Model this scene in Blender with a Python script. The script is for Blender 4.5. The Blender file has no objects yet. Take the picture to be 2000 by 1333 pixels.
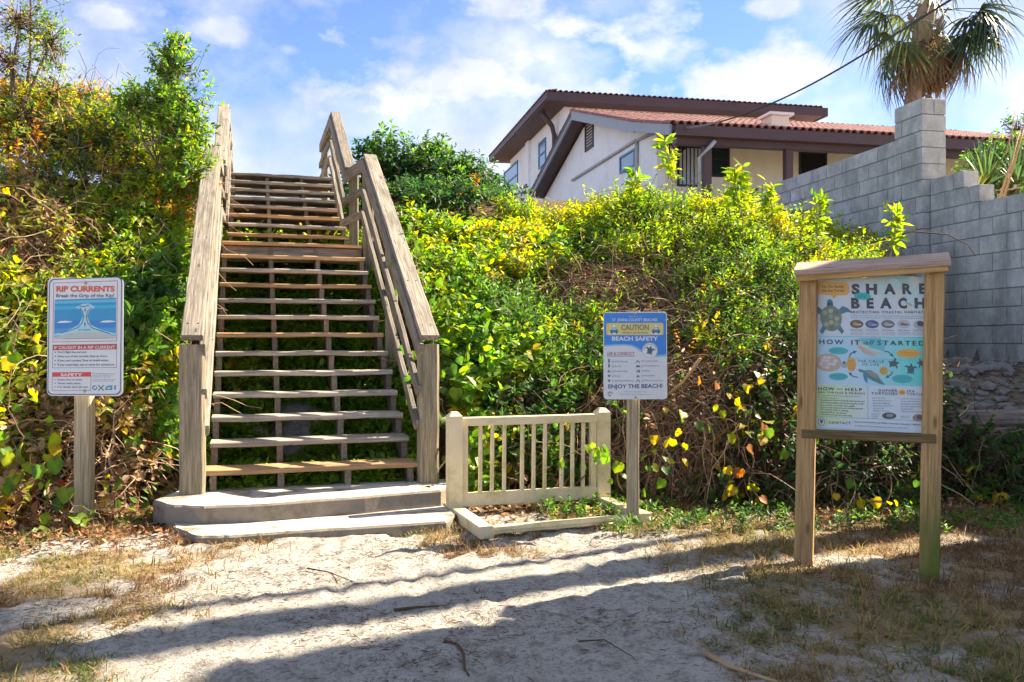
import bpy, math, random
import numpy as np
from mathutils import Vector, Matrix, Quaternion
random.seed(7); RNG = np.random.default_rng(11)
sc = bpy.context.scene; COL = sc.collection
# ------------------------------------------------------------------ camera, sky, sun, exposure
F = 1720.0; H = 1.25
cam = bpy.data.cameras.new('camera'); cam.lens = 36*F/2000; cam.sensor_width = 36; cam.clip_end = 3000; cam.clip_start = .05
camo = bpy.data.objects.new('camera', cam); COL.objects.link(camo)
camo.location = (0, 0, H); camo.rotation_euler = (math.pi/2, 0, 0); sc.camera = camo
SUN_AZ, SUN_EL = 62, 42            # degrees clockwise from the view direction, and above the horizon
SKY_STRENGTH, SUN_STRENGTH, EXPOSURE = .05, 2.1, 3.15
w = bpy.data.worlds.new('World'); sc.world = w; w.use_nodes = True
wn = w.node_tree; wn.nodes.clear()
def N(tree, typ, **kw):
    n = tree.nodes.new(typ)
    for k, v in kw.items():
        if k.startswith('i_'):
            n.inputs[k[2:].replace('_', ' ')].default_value = v
        elif k[0] == 'n' and k[1:].isdigit(): n.inputs[int(k[1:])].default_value = v
        else: setattr(n, k, v)
    return n
def L(tree, a, b): tree.links.new(a, b)
def math_(tree, op, a, b=None, clamp=False):
    n = tree.nodes.new('ShaderNodeMath'); n.operation = op; n.use_clamp = clamp
    for i, v in enumerate((a, b)):
        if v is None: continue
        if isinstance(v, (int, float)): n.inputs[i].default_value = v
        else: L(tree, v, n.inputs[i])
    return n.outputs[0]
def build_world():
    t = wn
    out = N(t, 'ShaderNodeOutputWorld')
    sky = N(t, 'ShaderNodeTexSky', sky_type='NISHITA', sun_disc=False, sun_elevation=math.radians(SUN_EL), sun_rotation=math.radians(SUN_AZ),
            air_density=.34, dust_density=.0, ozone_density=1.6)
    bg = N(t, 'ShaderNodeBackground', i_Strength=SKY_STRENGTH); L(t, sky.outputs[0], bg.inputs[0])
    tc = N(t, 'ShaderNodeTexCoord')
    n1 = N(t, 'ShaderNodeTexNoise', i_Scale=7.5, i_Detail=8.0, i_Roughness=.58)
    mp = N(t, 'ShaderNodeMapping'); mp.inputs['Scale'].default_value = (1, 1, 1.7)
    L(t, tc.outputs['Generated'], mp.inputs[0]); L(t, mp.outputs[0], n1.inputs['Vector'])
    sep = N(t, 'ShaderNodeSeparateXYZ'); L(t, tc.outputs['Generated'], sep.inputs[0])
    dn = math_(t, 'MULTIPLY', math_(t, 'SUBTRACT', n1.outputs['Fac'], .52), 5.0)
    total = None
    blobs = [(218, 45, 70, 36, .8), (435, 66, 58, 36, .75), (560, 95, 30, 16, .35), (880, 150, 290, 75, 1), (1080, 175, 200, 45, .95), (760, 220, 220, 50, .5),
             (1150, 50, 215, 55, .95), (1010, 30, 100, 50, .9), (1290, 100, 90, 40, .7), (1490, 140, 145, 75, .95), (1510, 8, 75, 28, .8), (1640, 25, 35, 20, .5), (1000, 260, 360, 60, .35), (520, 300, 200, 60, .4),
             (2500, 160, 260, 90, .8), (-500, 120, 260, 80, .8), (3400, 200, 300, 100, .8), (-1500, 160, 350, 120, .8), (500, -600, 300, 110, .8), (1500, -900, 320, 120, .8)]
    for (px, py, rx, ry, st) in blobs:
        d = Vector(((px-1000)/F, 1, (666-py)/F)); ln = d.length; d.normalize()
        r = Vector((d.y, -d.x, 0)).normalized()
        u = r.cross(d)
        def dot(v, s):
            n = N(t, 'ShaderNodeVectorMath', operation='DOT_PRODUCT'); n.inputs[1].default_value = v
            L(t, tc.outputs['Generated'], n.inputs[0]); return math_(t, 'MULTIPLY', n.outputs['Value'], s)
        a = dot(r, F*ln/rx); b = dot(u, F*ln/ry)
        # flat bases: the lower half of a cloud falls off faster
        q = math_(t, 'ADD', math_(t, 'MULTIPLY', a, a), math_(t, 'MULTIPLY', b, b))
        front = dot(d, 1.0)
        m = math_(t, 'SUBTRACT', 1.12, math_(t, 'SQRT', q))
        m = math_(t, 'ADD', m, dn)
        m = math_(t, 'MULTIPLY', math_(t, 'MULTIPLY', m, 1.5, True), st)
        m = math_(t, 'MULTIPLY', m, math_(t, 'GREATER_THAN', front, .3))
        total = m if total is None else math_(t, 'MAXIMUM', total, m)
    # scattered cumulus over the rest of the sky, added to brighten the shade
    n3 = N(t, 'ShaderNodeTexNoise', i_Scale=2.6, i_Detail=7.0, i_Roughness=.58); mp3 = N(t, 'ShaderNodeMapping'); mp3.inputs['Location'].default_value = (3.3, 1.2, 7.7); mp3.inputs['Scale'].default_value = (1, 1, 1.6)
    L(t, tc.outputs['Generated'], mp3.inputs[0]); L(t, mp3.outputs[0], n3.inputs['Vector'])
    scat = math_(t, 'MULTIPLY', math_(t, 'SUBTRACT', n3.outputs['Fac'], .455), 6.5, True)
    total = math_(t, 'MAXIMUM', total, math_(t, 'MULTIPLY', scat, .85))
    total = math_(t, 'SMOOTH_MIN', total, .97)
    n2 = N(t, 'ShaderNodeTexNoise', i_Scale=9.0, i_Detail=5.0); L(t, tc.outputs['Generated'], n2.inputs['Vector'])
    cr = N(t, 'ShaderNodeValToRGB'); L(t, n2.outputs['Fac'], cr.inputs[0])
    cr.color_ramp.elements[0].color = (.47, .54, .70, 1); cr.color_ramp.elements[1].color = (1, .97, .95, 1)
    cr.color_ramp.elements[0].position = .3; cr.color_ramp.elements[1].position = .62
    cb = N(t, 'ShaderNodeBackground', i_Strength=.15); L(t, cr.outputs[0], cb.inputs[0])
    mx = N(t, 'ShaderNodeMixShader'); L(t, total, mx.inputs[0]); L(t, bg.outputs[0], mx.inputs[1]); L(t, cb.outputs[0], mx.inputs[2])
    L(t, mx.outputs[0], out.inputs[0])
build_world()
sd = bpy.data.lights.new('sun', 'SUN'); sd.energy = SUN_STRENGTH; sd.angle = math.radians(.53); sd.color = (1, .86, .66)
so = bpy.data.objects.new('sun', sd); COL.objects.link(so)
_a, _e = math.radians(SUN_AZ), math.radians(SUN_EL)
SUNV = Vector((math.sin(_a)*math.cos(_e), math.cos(_a)*math.cos(_e), math.sin(_e)))
so.rotation_euler = SUNV.to_track_quat('Z', 'Y').to_euler(); so.location = (8, 6, 12)
vs = sc.view_settings; vs.view_transform = 'Standard'; vs.look = 'None'; vs.exposure = EXPOSURE; vs.gamma = 1; vs.use_curve_mapping = False
sc.render.engine = 'CYCLES'; cy = sc.cycles
cy.use_denoising = True; cy.max_bounces = 8; cy.transmission_bounces = 4; cy.diffuse_bounces = 4; cy.glossy_bounces = 3; cy.transparent_max_bounces = 4
cy.use_adaptive_sampling = True; cy.adaptive_threshold = .02
try: cy.denoiser = 'OPENIMAGEDENOISE'; cy.denoising_prefilter = 'ACCURATE'
except Exception: pass

# ------------------------------------------------------------------ small helpers
def P(px, py, Y): return Vector(((px-1000)*Y/F, Y, H-(py-666)*Y/F))
def zat(py, Y): return H-(py-666)*Y/F
def empty(name, label, cat, loc, rz=0, group=None, kind=None):
    o = bpy.data.objects.new(name, None); COL.objects.link(o); o.location = loc; o.rotation_euler = (0, 0, rz); o.empty_display_size = .1
    tag(o, label, cat, group, kind); return o
def tag(o, label=None, cat=None, group=None, kind=None):
    if label: o['label'] = label
    if cat: o['category'] = cat
    if group: o['group'] = group
    if kind: o['kind'] = kind
    return o
def link(name, me, mat=None, parent=None, mtx=None):
    o = bpy.data.objects.new(name, me); COL.objects.link(o)
    if mat is not None and me.materials is not None and len(me.materials) == 0: me.materials.append(mat)
    if mtx is not None: o.matrix_basis = mtx
    if parent is not None: o.parent = parent
    return o
def mesh_np(name, V, Fc, col=None, smooth=False):
    """V (n,3); Fc an (m,k) array or a list of such arrays"""
    me = bpy.data.meshes.new(name)
    if not isinstance(Fc, (list, tuple)): Fc = [Fc]
    Fc = [np.asarray(f, dtype=np.int32) for f in Fc if len(f)]
    V = np.asarray(V, dtype=np.float32)
    me.vertices.add(len(V)); me.vertices.foreach_set('co', V.ravel())
    loops = np.concatenate([f.ravel() for f in Fc]); sizes = np.concatenate([np.full(len(f), f.shape[1], np.int32) for f in Fc])
    starts = np.concatenate([[0], np.cumsum(sizes)[:-1]]).astype(np.int32)
    me.loops.add(len(loops)); me.loops.foreach_set('vertex_index', loops)
    me.polygons.add(len(sizes)); me.polygons.foreach_set('loop_start', starts)
    try: me.polygons.foreach_set('loop_total', sizes)
    except Exception: pass
    me.polygons.foreach_set('use_smooth', np.full(len(sizes), smooth, dtype=bool))
    if col is not None:
        a = me.color_attributes.new('col', 'FLOAT_COLOR', 'POINT')
        c4 = np.ones((len(V), 4), np.float32); c4[:, :3] = col; a.data.foreach_set('color', c4.ravel())
    me.update(calc_edges=True); me.validate(); return me
def mesh_py(name, V, Fc, smooth=False):
    me = bpy.data.meshes.new(name); me.from_pydata([tuple(v) for v in V], [], [tuple(f) for f in Fc]); me.update()
    if smooth:
        for p in me.polygons: p.use_smooth = True
    return me
def _hash(ix, iy, iz, seed):
    h = (ix*374761393 + iy*668265263 + iz*2147483647 + seed*1274126177) & 0xFFFFFFFF
    h = ((h ^ (h >> 13))*1274126177) & 0xFFFFFFFF
    h = ((h ^ (h >> 16))*2246822519) & 0xFFFFFFFF
    return ((h ^ (h >> 15)) & 0xFFFFFF)/float(0xFFFFFF)
def vnoise(p, seed=0):
    p = np.asarray(p, float); i = np.floor(p).astype(np.int64); f = p-i; f = f*f*(3-2*f)
    r = 0
    for dx in (0, 1):
        for dy in (0, 1):
            for dz in (0, 1):
                wgt = (f[..., 0] if dx else 1-f[..., 0])*(f[..., 1] if dy else 1-f[..., 1])*(f[..., 2] if dz else 1-f[..., 2])
                r = r+wgt*_hash(i[..., 0]+dx, i[..., 1]+dy, i[..., 2]+dz, seed)
    return r
def fbm(x, y, z=0., scale=1., octv=4, seed=0):
    p = np.stack(np.broadcast_arrays(np.asarray(x, float), np.asarray(y, float), np.asarray(z, float)), -1)*scale
    s = 0; a = .5; tot = 0
    for o in range(octv): s = s+a*vnoise(p, seed+o*17); tot += a; a *= .5; p = p*2.03
    return s/tot
def sstep(a, b, x): t = np.clip((np.asarray(x, float)-a)/(b-a), 0, 1); return t*t*(3-2*t)
def nrm(v): return v/np.maximum(np.linalg.norm(v, axis=-1, keepdims=True), 1e-9)

# ------------------------------------------------------------------ materials
MATS = {}
def newmat(name):
    m = bpy.data.materials.new(name); m.use_nodes = True; t = m.node_tree; t.nodes.clear()
    out = N(t, 'ShaderNodeOutputMaterial'); b = N(t, 'ShaderNodeBsdfPrincipled'); L(t, b.outputs[0], out.inputs[0])
    b.inputs['Specular IOR Level'].default_value = .25
    MATS[name] = m; return m, t, b, out
def ramp(t, fac, stops):
    r = N(t, 'ShaderNodeValToRGB'); L(t, fac, r.inputs[0]); e = r.color_ramp.elements
    while len(e) < len(stops): e.new(.5)
    for i, (p, c) in enumerate(stops): e[i].position = p; e[i].color = (*c, 1) if len(c) == 3 else c
    return r.outputs[0]
def mix(t, fac, a, b, mode='MIX'):
    n = N(t, 'ShaderNodeMix', data_type='RGBA', blend_type=mode)
    for sock, v in ((n.inputs[0], fac), (n.inputs[6], a), (n.inputs[7], b)):
        if isinstance(v, (int, float)): sock.default_value = v
        elif isinstance(v, tuple): sock.default_value = (*v, 1)
        else: L(t, v, sock)
    return n.outputs[2]
def noise(t, vec, scale, detail=4, rough=.6, dist=0):
    n = N(t, 'ShaderNodeTexNoise', i_Scale=scale, i_Detail=detail, i_Roughness=rough, i_Distortion=dist)
    if vec is not None: L(t, vec, n.inputs['Vector'])
    return n.outputs['Fac']
def objvec(t, scale=(1, 1, 1), rnd=True):
    tc = N(t, 'ShaderNodeTexCoord'); mp = N(t, 'ShaderNodeMapping'); mp.inputs['Scale'].default_value = scale
    L(t, tc.outputs['Object'], mp.inputs[0])
    if rnd:
        oi = N(t, 'ShaderNodeObjectInfo'); c = N(t, 'ShaderNodeCombineXYZ')
        k = math_(t, 'MULTIPLY', oi.outputs['Random'], 37.0)
        for i in range(3): L(t, k, c.inputs[i])
        L(t, c.outputs[0], mp.inputs['Location'])
    return mp.outputs[0]
def bump(t, b, h, strength=.4, dist=.01):
    n = N(t, 'ShaderNodeBump', i_Strength=strength, i_Distance=dist); L(t, h, n.inputs['Height']); L(t, n.outputs[0], b.inputs['Normal'])
def wood(name, light, dark, stain, stain_amt=.5, moss=None, rough=.8, grain=1.0):
    m, t, b, out = newmat(name)
    v = objvec(t, (1.6, 34*grain, 34*grain)); g = noise(t, v, 1.6, 6, .65, .6)
    v2 = objvec(t, (3, 130, 130)); fine = noise(t, v2, 1.0, 3, .6)
    v3 = objvec(t, (2.2, 5, 5)); blot = noise(t, v3, 1.2, 5, .65)
    c = ramp(t, g, [(.28, dark), (.47, tuple(.5*(x+y) for x, y in zip(dark, light))), (.62, light), (.8, tuple(min(1, x*1.12) for x in light))])
    c = mix(t, math_(t, 'MULTIPLY', ramp(t, fine, [(.32, (1, 1, 1)), (.5, (0, 0, 0))]), .5), c, tuple(x*.35 for x in dark), 'MIX')
    c = mix(t, math_(t, 'MULTIPLY', ramp(t, blot, [(.5, (0, 0, 0)), (.72, (1, 1, 1))]), stain_amt), c, stain)
    oi = N(t, 'ShaderNodeObjectInfo')
    hv = N(t, 'ShaderNodeHueSaturation'); L(t, c, hv.inputs['Color'])
    L(t, math_(t, 'ADD', math_(t, 'MULTIPLY', oi.outputs['Random'], .45), .78), hv.inputs['Value']); c = hv.outputs[0]
    # knots
    vo = N(t, 'ShaderNodeTexVoronoi', i_Scale=1.0); L(t, objvec(t, (2.6, 9, 9)), vo.inputs['Vector'])
    c = mix(t, math_(t, 'MULTIPLY', ramp(t, vo.outputs['Distance'], [(.05, (1, 1, 1)), (.13, (0, 0, 0))]), .75), c, tuple(x*.35 for x in dark))
    if moss:
        mv = noise(t, objvec(t, (1.5, 6, 6), False), 1.5, 4)
        tc = N(t, 'ShaderNodeTexCoord'); sp = N(t, 'ShaderNodeSeparateXYZ'); L(t, tc.outputs['Object'], sp.inputs[0])
        low = math_(t, 'SUBTRACT', moss[1], sp.outputs['X'])           # local X runs up the post
        f = math_(t, 'MULTIPLY', math_(t, 'ADD', low, math_(t, 'MULTIPLY', math_(t, 'SUBTRACT', mv, .5), .8)), moss[2], True)
        c = mix(t, f, c, moss[0])
    L(t, c, b.inputs['Base Color']); b.inputs['Roughness'].default_value = rough
    bump(t, b, math_(t, 'ADD', g, math_(t, 'MULTIPLY', fine, .5)), .6, .006)
    return m
wood('weathered_wood', (.31, .275, .225), (.11, .09, .07), (.07, .066, .056), .65)
wood('mossy_post', (.37, .31, .22), (.15, .12, .08), (.10, .11, .05), .5)
wood('old_tread', (.52, .46, .385), (.25, .21, .17), (.08, .07, .06), .5)
wood('new_tread', (.60, .38, .20), (.36, .20, .09), (.30, .18, .10), .35)
wood('dark_stringer', (.30, .235, .175), (.11, .085, .065), (.06, .055, .05), .45)
wood('kiosk_wood', (.68, .42, .18), (.36, .19, .07), (.30, .22, .13), .35)
wood('kiosk_mossy', (.66, .41, .175), (.35, .19, .07), (.30, .22, .13), .3, moss=((.11, .14, .018), -.22, 1.9))
wood('kiosk_cap', (.50, .37, .29), (.26, .17, .125), (.12, .10, .09), .4)
wood('kiosk_rail', (.26, .17, .07), (.10, .065, .025), (.08, .085, .02), .6)
wood('sign_post_wood', (.50, .41, .27), (.24, .18, .105), (.20, .17, .10), .4)
wood('timber_old', (.36, .30, .26), (.12, .09, .075), (.06, .05, .045), .5)
def solid(name, col, rough=.6, var=.12, scale=6, bumpamt=.15, spec=.3, dirt=None, rnd=True, metal=0):
    m, t, b, out = newmat(name)
    v = objvec(t, (1, 1, 1), rnd); n = noise(t, v, scale, 5)
    c = mix(t, n, tuple(x*(1-var*1.6) for x in col), tuple(min(1, x*(1+var)) for x in col))
    if dirt:
        d = noise(t, v, dirt[2], 6, .7); c = mix(t, math_(t, 'MULTIPLY', ramp(t, d, [(.47, (0, 0, 0)), (.68, (1, 1, 1))]), dirt[1]), c, dirt[0])
    L(t, c, b.inputs['Base Color']); b.inputs['Roughness'].default_value = rough; b.inputs['Specular IOR Level'].default_value = spec; b.inputs['Metallic'].default_value = metal
    if bumpamt: bump(t, b, noise(t, v, scale*12, 3), bumpamt, .004)
    return m
solid('vinyl', (.74, .62, .40), .55, .10, 7, .08, .3, ((.40, .37, .13), .75, 5))
solid('concrete_step', (.27, .235, .19), .95, .25, 5, .8, .1, ((.10, .085, .065), .9, 5))
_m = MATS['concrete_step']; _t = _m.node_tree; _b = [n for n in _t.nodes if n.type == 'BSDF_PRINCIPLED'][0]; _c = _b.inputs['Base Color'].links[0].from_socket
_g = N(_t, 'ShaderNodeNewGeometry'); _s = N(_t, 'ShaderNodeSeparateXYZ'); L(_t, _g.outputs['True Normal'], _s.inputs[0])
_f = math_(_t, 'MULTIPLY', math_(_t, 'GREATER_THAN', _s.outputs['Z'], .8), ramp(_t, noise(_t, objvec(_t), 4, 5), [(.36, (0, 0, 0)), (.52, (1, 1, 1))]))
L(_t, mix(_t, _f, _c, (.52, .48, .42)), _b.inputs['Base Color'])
solid('stucco_white', (.86, .87, .86), .9, .05, 2, .5, .1, ((.58, .57, .52), .35, 1.2), False)
solid('stucco_cream', (.80, .74, .58), .9, .05, 2, .5, .1, ((.52, .48, .37), .35, 1.2), False)
solid('brown_trim', (.085, .052, .052), .5, .12, 2, .05, .3)
solid('brown_soffit', (.12, .085, .085), .6, .12, 2, .05)
solid('blue_grey_trim', (.30, .33, .36), .5, .06, 2, .05)
solid('white_trim', (.72, .70, .66), .5, .06, 3, .05)
solid('grey_conduit', (.42, .44, .45), .4, .06, 3, 0)
solid('blue_frame', (.06, .19, .33), .4, .06, 3, 0)
solid('black_frame', (.025, .028, .03), .4, .06, 3, 0)
solid('roof_tile', (.30, .15, .13), .8, .22, 3, .3, .2, ((.20, .085, .07), .5, 2.5))
solid('roof_tile_dark', (.16, .075, .065), .8, .22, 3, .3, .2, ((.28, .22, .10), .4, 3))
solid('cable_black', (.02, .02, .021), .6, .05, 3, 0)
solid('cable_grey', (.17, .17, .18), .5, .05, 3, 0)
solid('sign_white', (.62, .64, .66), .35, .03, 3, 0, .4)
solid('sign_back', (.45, .46, .47), .35, .05, 3, 0, .4)
solid('bolt_metal', (.45, .38, .22), .4, .15, 30, .1, .5, None, True, .6)
solid('steel_bracket', (.55, .56, .57), .4, .1, 20, 0, .5, None, True, .5)
solid('bark', (.20, .14, .095), .95, .3, 14, .8, .1)
solid('palm_trunk', (.33, .235, .175), .95, .3, 10, .8, .1, ((.16, .105, .08), .6, 6))
solid('mortar', (.30, .305, .31), .95, .1, 8, .4, .1)
solid('debris_wood', (.12, .075, .045), .9, .3, 20, .3, .1)
solid('dry_stalk', (.46, .30, .16), .85, .2, 14, .3, .1)
solid('rubble_grey', (.26, .25, .25), .95, .3, 9, .5, .1)
solid('white_stone', (.50, .49, .46), .9, .1, 9, .4, .1)
def glass(name, col, rough=.08):
    m, t, b, out = newmat(name); b.inputs['Base Color'].default_value = (*col, 1); b.inputs['Roughness'].default_value = rough
    b.inputs['Specular IOR Level'].default_value = .8
    bump(t, b, noise(t, objvec(t), 1.5, 2), .03, .02); return m
glass('dark_pane', (.018, .035, .035)); glass('sky_pane', (.10, .22, .36), .15); glass('black_pane', (.012, .013, .014), .2)
def block_mat():
    m, t, b, out = newmat('concrete_block')
    v = objvec(t); oi = N(t, 'ShaderNodeObjectInfo')
    n = noise(t, v, 7, 6, .7); n2 = noise(t, v, 3.0, 4); n3 = noise(t, v, 90, 2)
    c = mix(t, ramp(t, n, [(.3, (0, 0, 0)), (.68, (1, 1, 1))]), (.34, .35, .355), (.58, .59, .595))
    c = mix(t, math_(t, 'MULTIPLY', ramp(t, n2, [(.45, (0, 0, 0)), (.7, (1, 1, 1))]), .25), c, (.31, .32, .325))
    hv = N(t, 'ShaderNodeHueSaturation'); L(t, c, hv.inputs['Color']); L(t, math_(t, 'ADD', math_(t, 'MULTIPLY', oi.outputs['Random'], .2), .88), hv.inputs['Value'])
    c = mix(t, ramp(t, n3, [(.3, (.35, .35, .35)), (.42, (0, 0, 0))]), hv.outputs[0], (.14, .14, .14))
    ge = N(t, 'ShaderNodeNewGeometry'); mp = N(t, 'ShaderNodeMapping'); mp.inputs['Scale'].default_value = (2.2, 2.2, .55); L(t, ge.outputs['Position'], mp.inputs[0])
    st = noise(t, mp.outputs[0], 1.6, 6, .68); c = mix(t, math_(t, 'MULTIPLY', ramp(t, st, [(.47, (0, 0, 0)), (.66, (1, 1, 1))]), .6), c, (.20, .20, .195))
    st2 = noise(t, ge.outputs['Position'], 2.6, 5, .7); c = mix(t, math_(t, 'MULTIPLY', ramp(t, st2, [(.54, (0, 0, 0)), (.68, (1, 1, 1))]), .45), c, (.66, .66, .65))
    L(t, c, b.inputs['Base Color']); b.inputs['Roughness'].default_value = .95; b.inputs['Specular IOR Level'].default_value = .1
    bump(t, b, math_(t, 'ADD', n3, n), .7, .006)
block_mat()
def leafmat(name, trans=.55, rough=.45, spec=.35, gain=1.7):
    m, t, b, out = newmat(name)
    at = N(t, 'ShaderNodeAttribute', attribute_name='col')
    v = objvec(t, (1, 1, 1), False); n = noise(t, v, 60, 2)
    c = mix(t, math_(t, 'MULTIPLY', n, .5), at.outputs['Color'], (0, 0, 0), 'MIX')
    hv = N(t, 'ShaderNodeHueSaturation', i_Value=gain, i_Saturation=1.1); L(t, at.outputs['Color'], hv.inputs['Color'])
    L(t, c, b.inputs['Base Color']); b.inputs['Roughness'].default_value = rough; b.inputs['Specular IOR Level'].default_value = spec
    tr = N(t, 'ShaderNodeBsdfTranslucent'); L(t, hv.outputs[0], tr.inputs[0])
    mx = N(t, 'ShaderNodeMixShader', n0=trans); L(t, b.outputs[0], mx.inputs[1]); L(t, tr.outputs[0], mx.inputs[2]); L(t, mx.outputs[0], out.inputs[0])
    return m
leafmat('leaf'); leafmat('grass_blade', .35, .6, .2, 1.3); leafmat('twig_skin', .0, .85, .1); leafmat('palm_leaf', .35, .45, .35, 1.5)
def printmat():
    m, t, b, out = newmat('print'); at = N(t, 'ShaderNodeAttribute', attribute_name='col')
    n = noise(t, objvec(t), 25, 3); c = mix(t, math_(t, 'MULTIPLY', n, .18), at.outputs['Color'], (.5, .5, .48))
    L(t, c, b.inputs['Base Color']); b.inputs['Roughness'].default_value = .35; b.inputs['Specular IOR Level'].default_value = .35
printmat()
def ground_mat():
    m, t, b, out = newmat('sand_and_litter')
    tc = N(t, 'ShaderNodeTexCoord'); v = tc.outputs['Object']
    n0 = noise(t, v, 1.3, 5, .6); n1 = noise(t, v, 9, 6, .7); n2 = noise(t, v, 45, 5, .75); n3 = noise(t, v, 260, 2, .6)
    sand = mix(t, n0, (.46, .43, .385), (.61, .58, .525))
    sand = mix(t, math_(t, 'MULTIPLY', ramp(t, n2, [(.49, (0, 0, 0)), (.64, (1, 1, 1))]), .75), sand, (.20, .175, .145))
    sand = mix(t, math_(t, 'MULTIPLY', ramp(t, n1, [(.50, (0, 0, 0)), (.64, (1, 1, 1))]), .65), sand, (.19, .165, .135))
    sand = mix(t, ramp(t, n3, [(.30, (.55, .55, .55)), (.40, (0, 0, 0))]), sand, (.12, .10, .085))
    th = N(t, 'ShaderNodeAttribute', attribute_name='thatch'); so_ = N(t, 'ShaderNodeAttribute', attribute_name='soil')
    thc = mix(t, n2, (.24, .175, .10), (.46, .36, .22))
    soc = mix(t, n2, (.07, .045, .028), (.24, .155, .09)); soc = mix(t, math_(t, 'MULTIPLY', ramp(t, n1, [(.55, (0, 0, 0)), (.7, (1, 1, 1))]), .5), soc, (.26, .16, .085))
    f = math_(t, 'MULTIPLY', math_(t, 'ADD', th.outputs['Fac'], math_(t, 'MULTIPLY', math_(t, 'SUBTRACT', n2, .55), 1.4)), 1.3, True)
    f = math_(t, 'MULTIPLY', f, th.outputs['Fac'], True)
    c = mix(t, f, sand, thc)
    f2 = math_(t, 'ADD', math_(t, 'MULTIPLY', math_(t, 'SUBTRACT', so_.outputs['Fac'], .5), 2.0), math_(t, 'MULTIPLY', math_(t, 'SUBTRACT', n1, .5), 1.5))
    c = mix(t, math_(t, 'ADD', f2, .5, True), c, soc)
    L(t, c, b.inputs['Base Color']); b.inputs['Roughness'].default_value = .95; b.inputs['Specular IOR Level'].default_value = .1
    bump(t, b, math_(t, 'ADD', math_(t, 'ADD', n2, math_(t, 'MULTIPLY', n1, 1.5)), math_(t, 'MULTIPLY', n3, .3)), .85, .032)
ground_mat()

# ------------------------------------------------------------------ stair frame and terrain
SB = Vector((-2.161, 6.30, 0)); SU = Vector((.958, .286, 0)).normalized(); SS = Vector((-.286, .958, 0)).normalized(); SW = 1.473
def S(u, s, z): return SB+SU*u+SS*s+Vector((0, 0, z))
def stair_us(X, Y): dx, dy = X-SB.x, Y-SB.y; return dx*SU.x+dy*SU.y, dx*SS.x+dy*SS.y
RISE, RUN, Z0, NL = .1668, .275, .327, 12
ZL = Z0+RISE*NL; SL = RUN*NL; SUP = SL+.82; ZUP0 = ZL+.19; NU = 7; RUNU, RISEU = .27, .150
ZTOP = ZUP0+RISEU*NU; STOP = SUP+RUNU*NU
HA = math.radians(11.82)
# ---- canopy surfaces of the two thickets
def can_right(X, Y, smooth=False):
    d = Y-(6.75+.25*np.sin(X*1.9+.6)-.15*sstep(1.5, 3., X))
    z = np.interp(d, [-.05, .0, .22, .6, 1.2, 2.2, 3.6, 4.6, 6.5], [-.3, .0, .62, 1.12, 1.60, 2.26, 3.0, 3.12, 3.25])
    k = np.interp(X, [-1.6, -.9, 0, .8, 1.6, 2.4, 3.0, 3.5, 4.1, 4.8], [.82, .82, .88, .90, .87, .84, .84, .84, .80, .70])
    n = 0 if smooth else fbm(X, Y, 0, 1.5, 3, 21)-.5
    return z*k+(0 if smooth else n*.55*sstep(.1, 1.0, d)+(fbm(X, Y, 0, 4.5, 2, 77)-.5)*.30*sstep(.1, .6, d))
def can_left(X, Y, smooth=False):
    u, s = stair_us(X, Y)
    toe = 6.15+.55*sstep(-3.0, -2.35, X)+.12*np.sin(X*2.3)
    d = Y-toe
    z = np.interp(d, [-.05, 0, .25, .7, 1.4, 2.4, 3.4, 4.6, 7], [-.3, 0, .62, 1.20, 2.0, 3.0, 3.85, 4.05, 4.1])
    k = np.interp(X, [-8, -6, -5.0, -4.4, -3.9, -3.4, -2.8, -2.2], [1.05, 1.04, 1.03, .98, .84, .76, .74, .66])
    n = 0 if smooth else fbm(X, Y, 0, 1.4, 3, 43)-.5
    return np.maximum(z*k+(0 if smooth else n*.6*sstep(.1, 1.0, d)+(fbm(X, Y, 0, 4.5, 2, 78)-.5)*.30*sstep(.1, .6, d)), 0)
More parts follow.
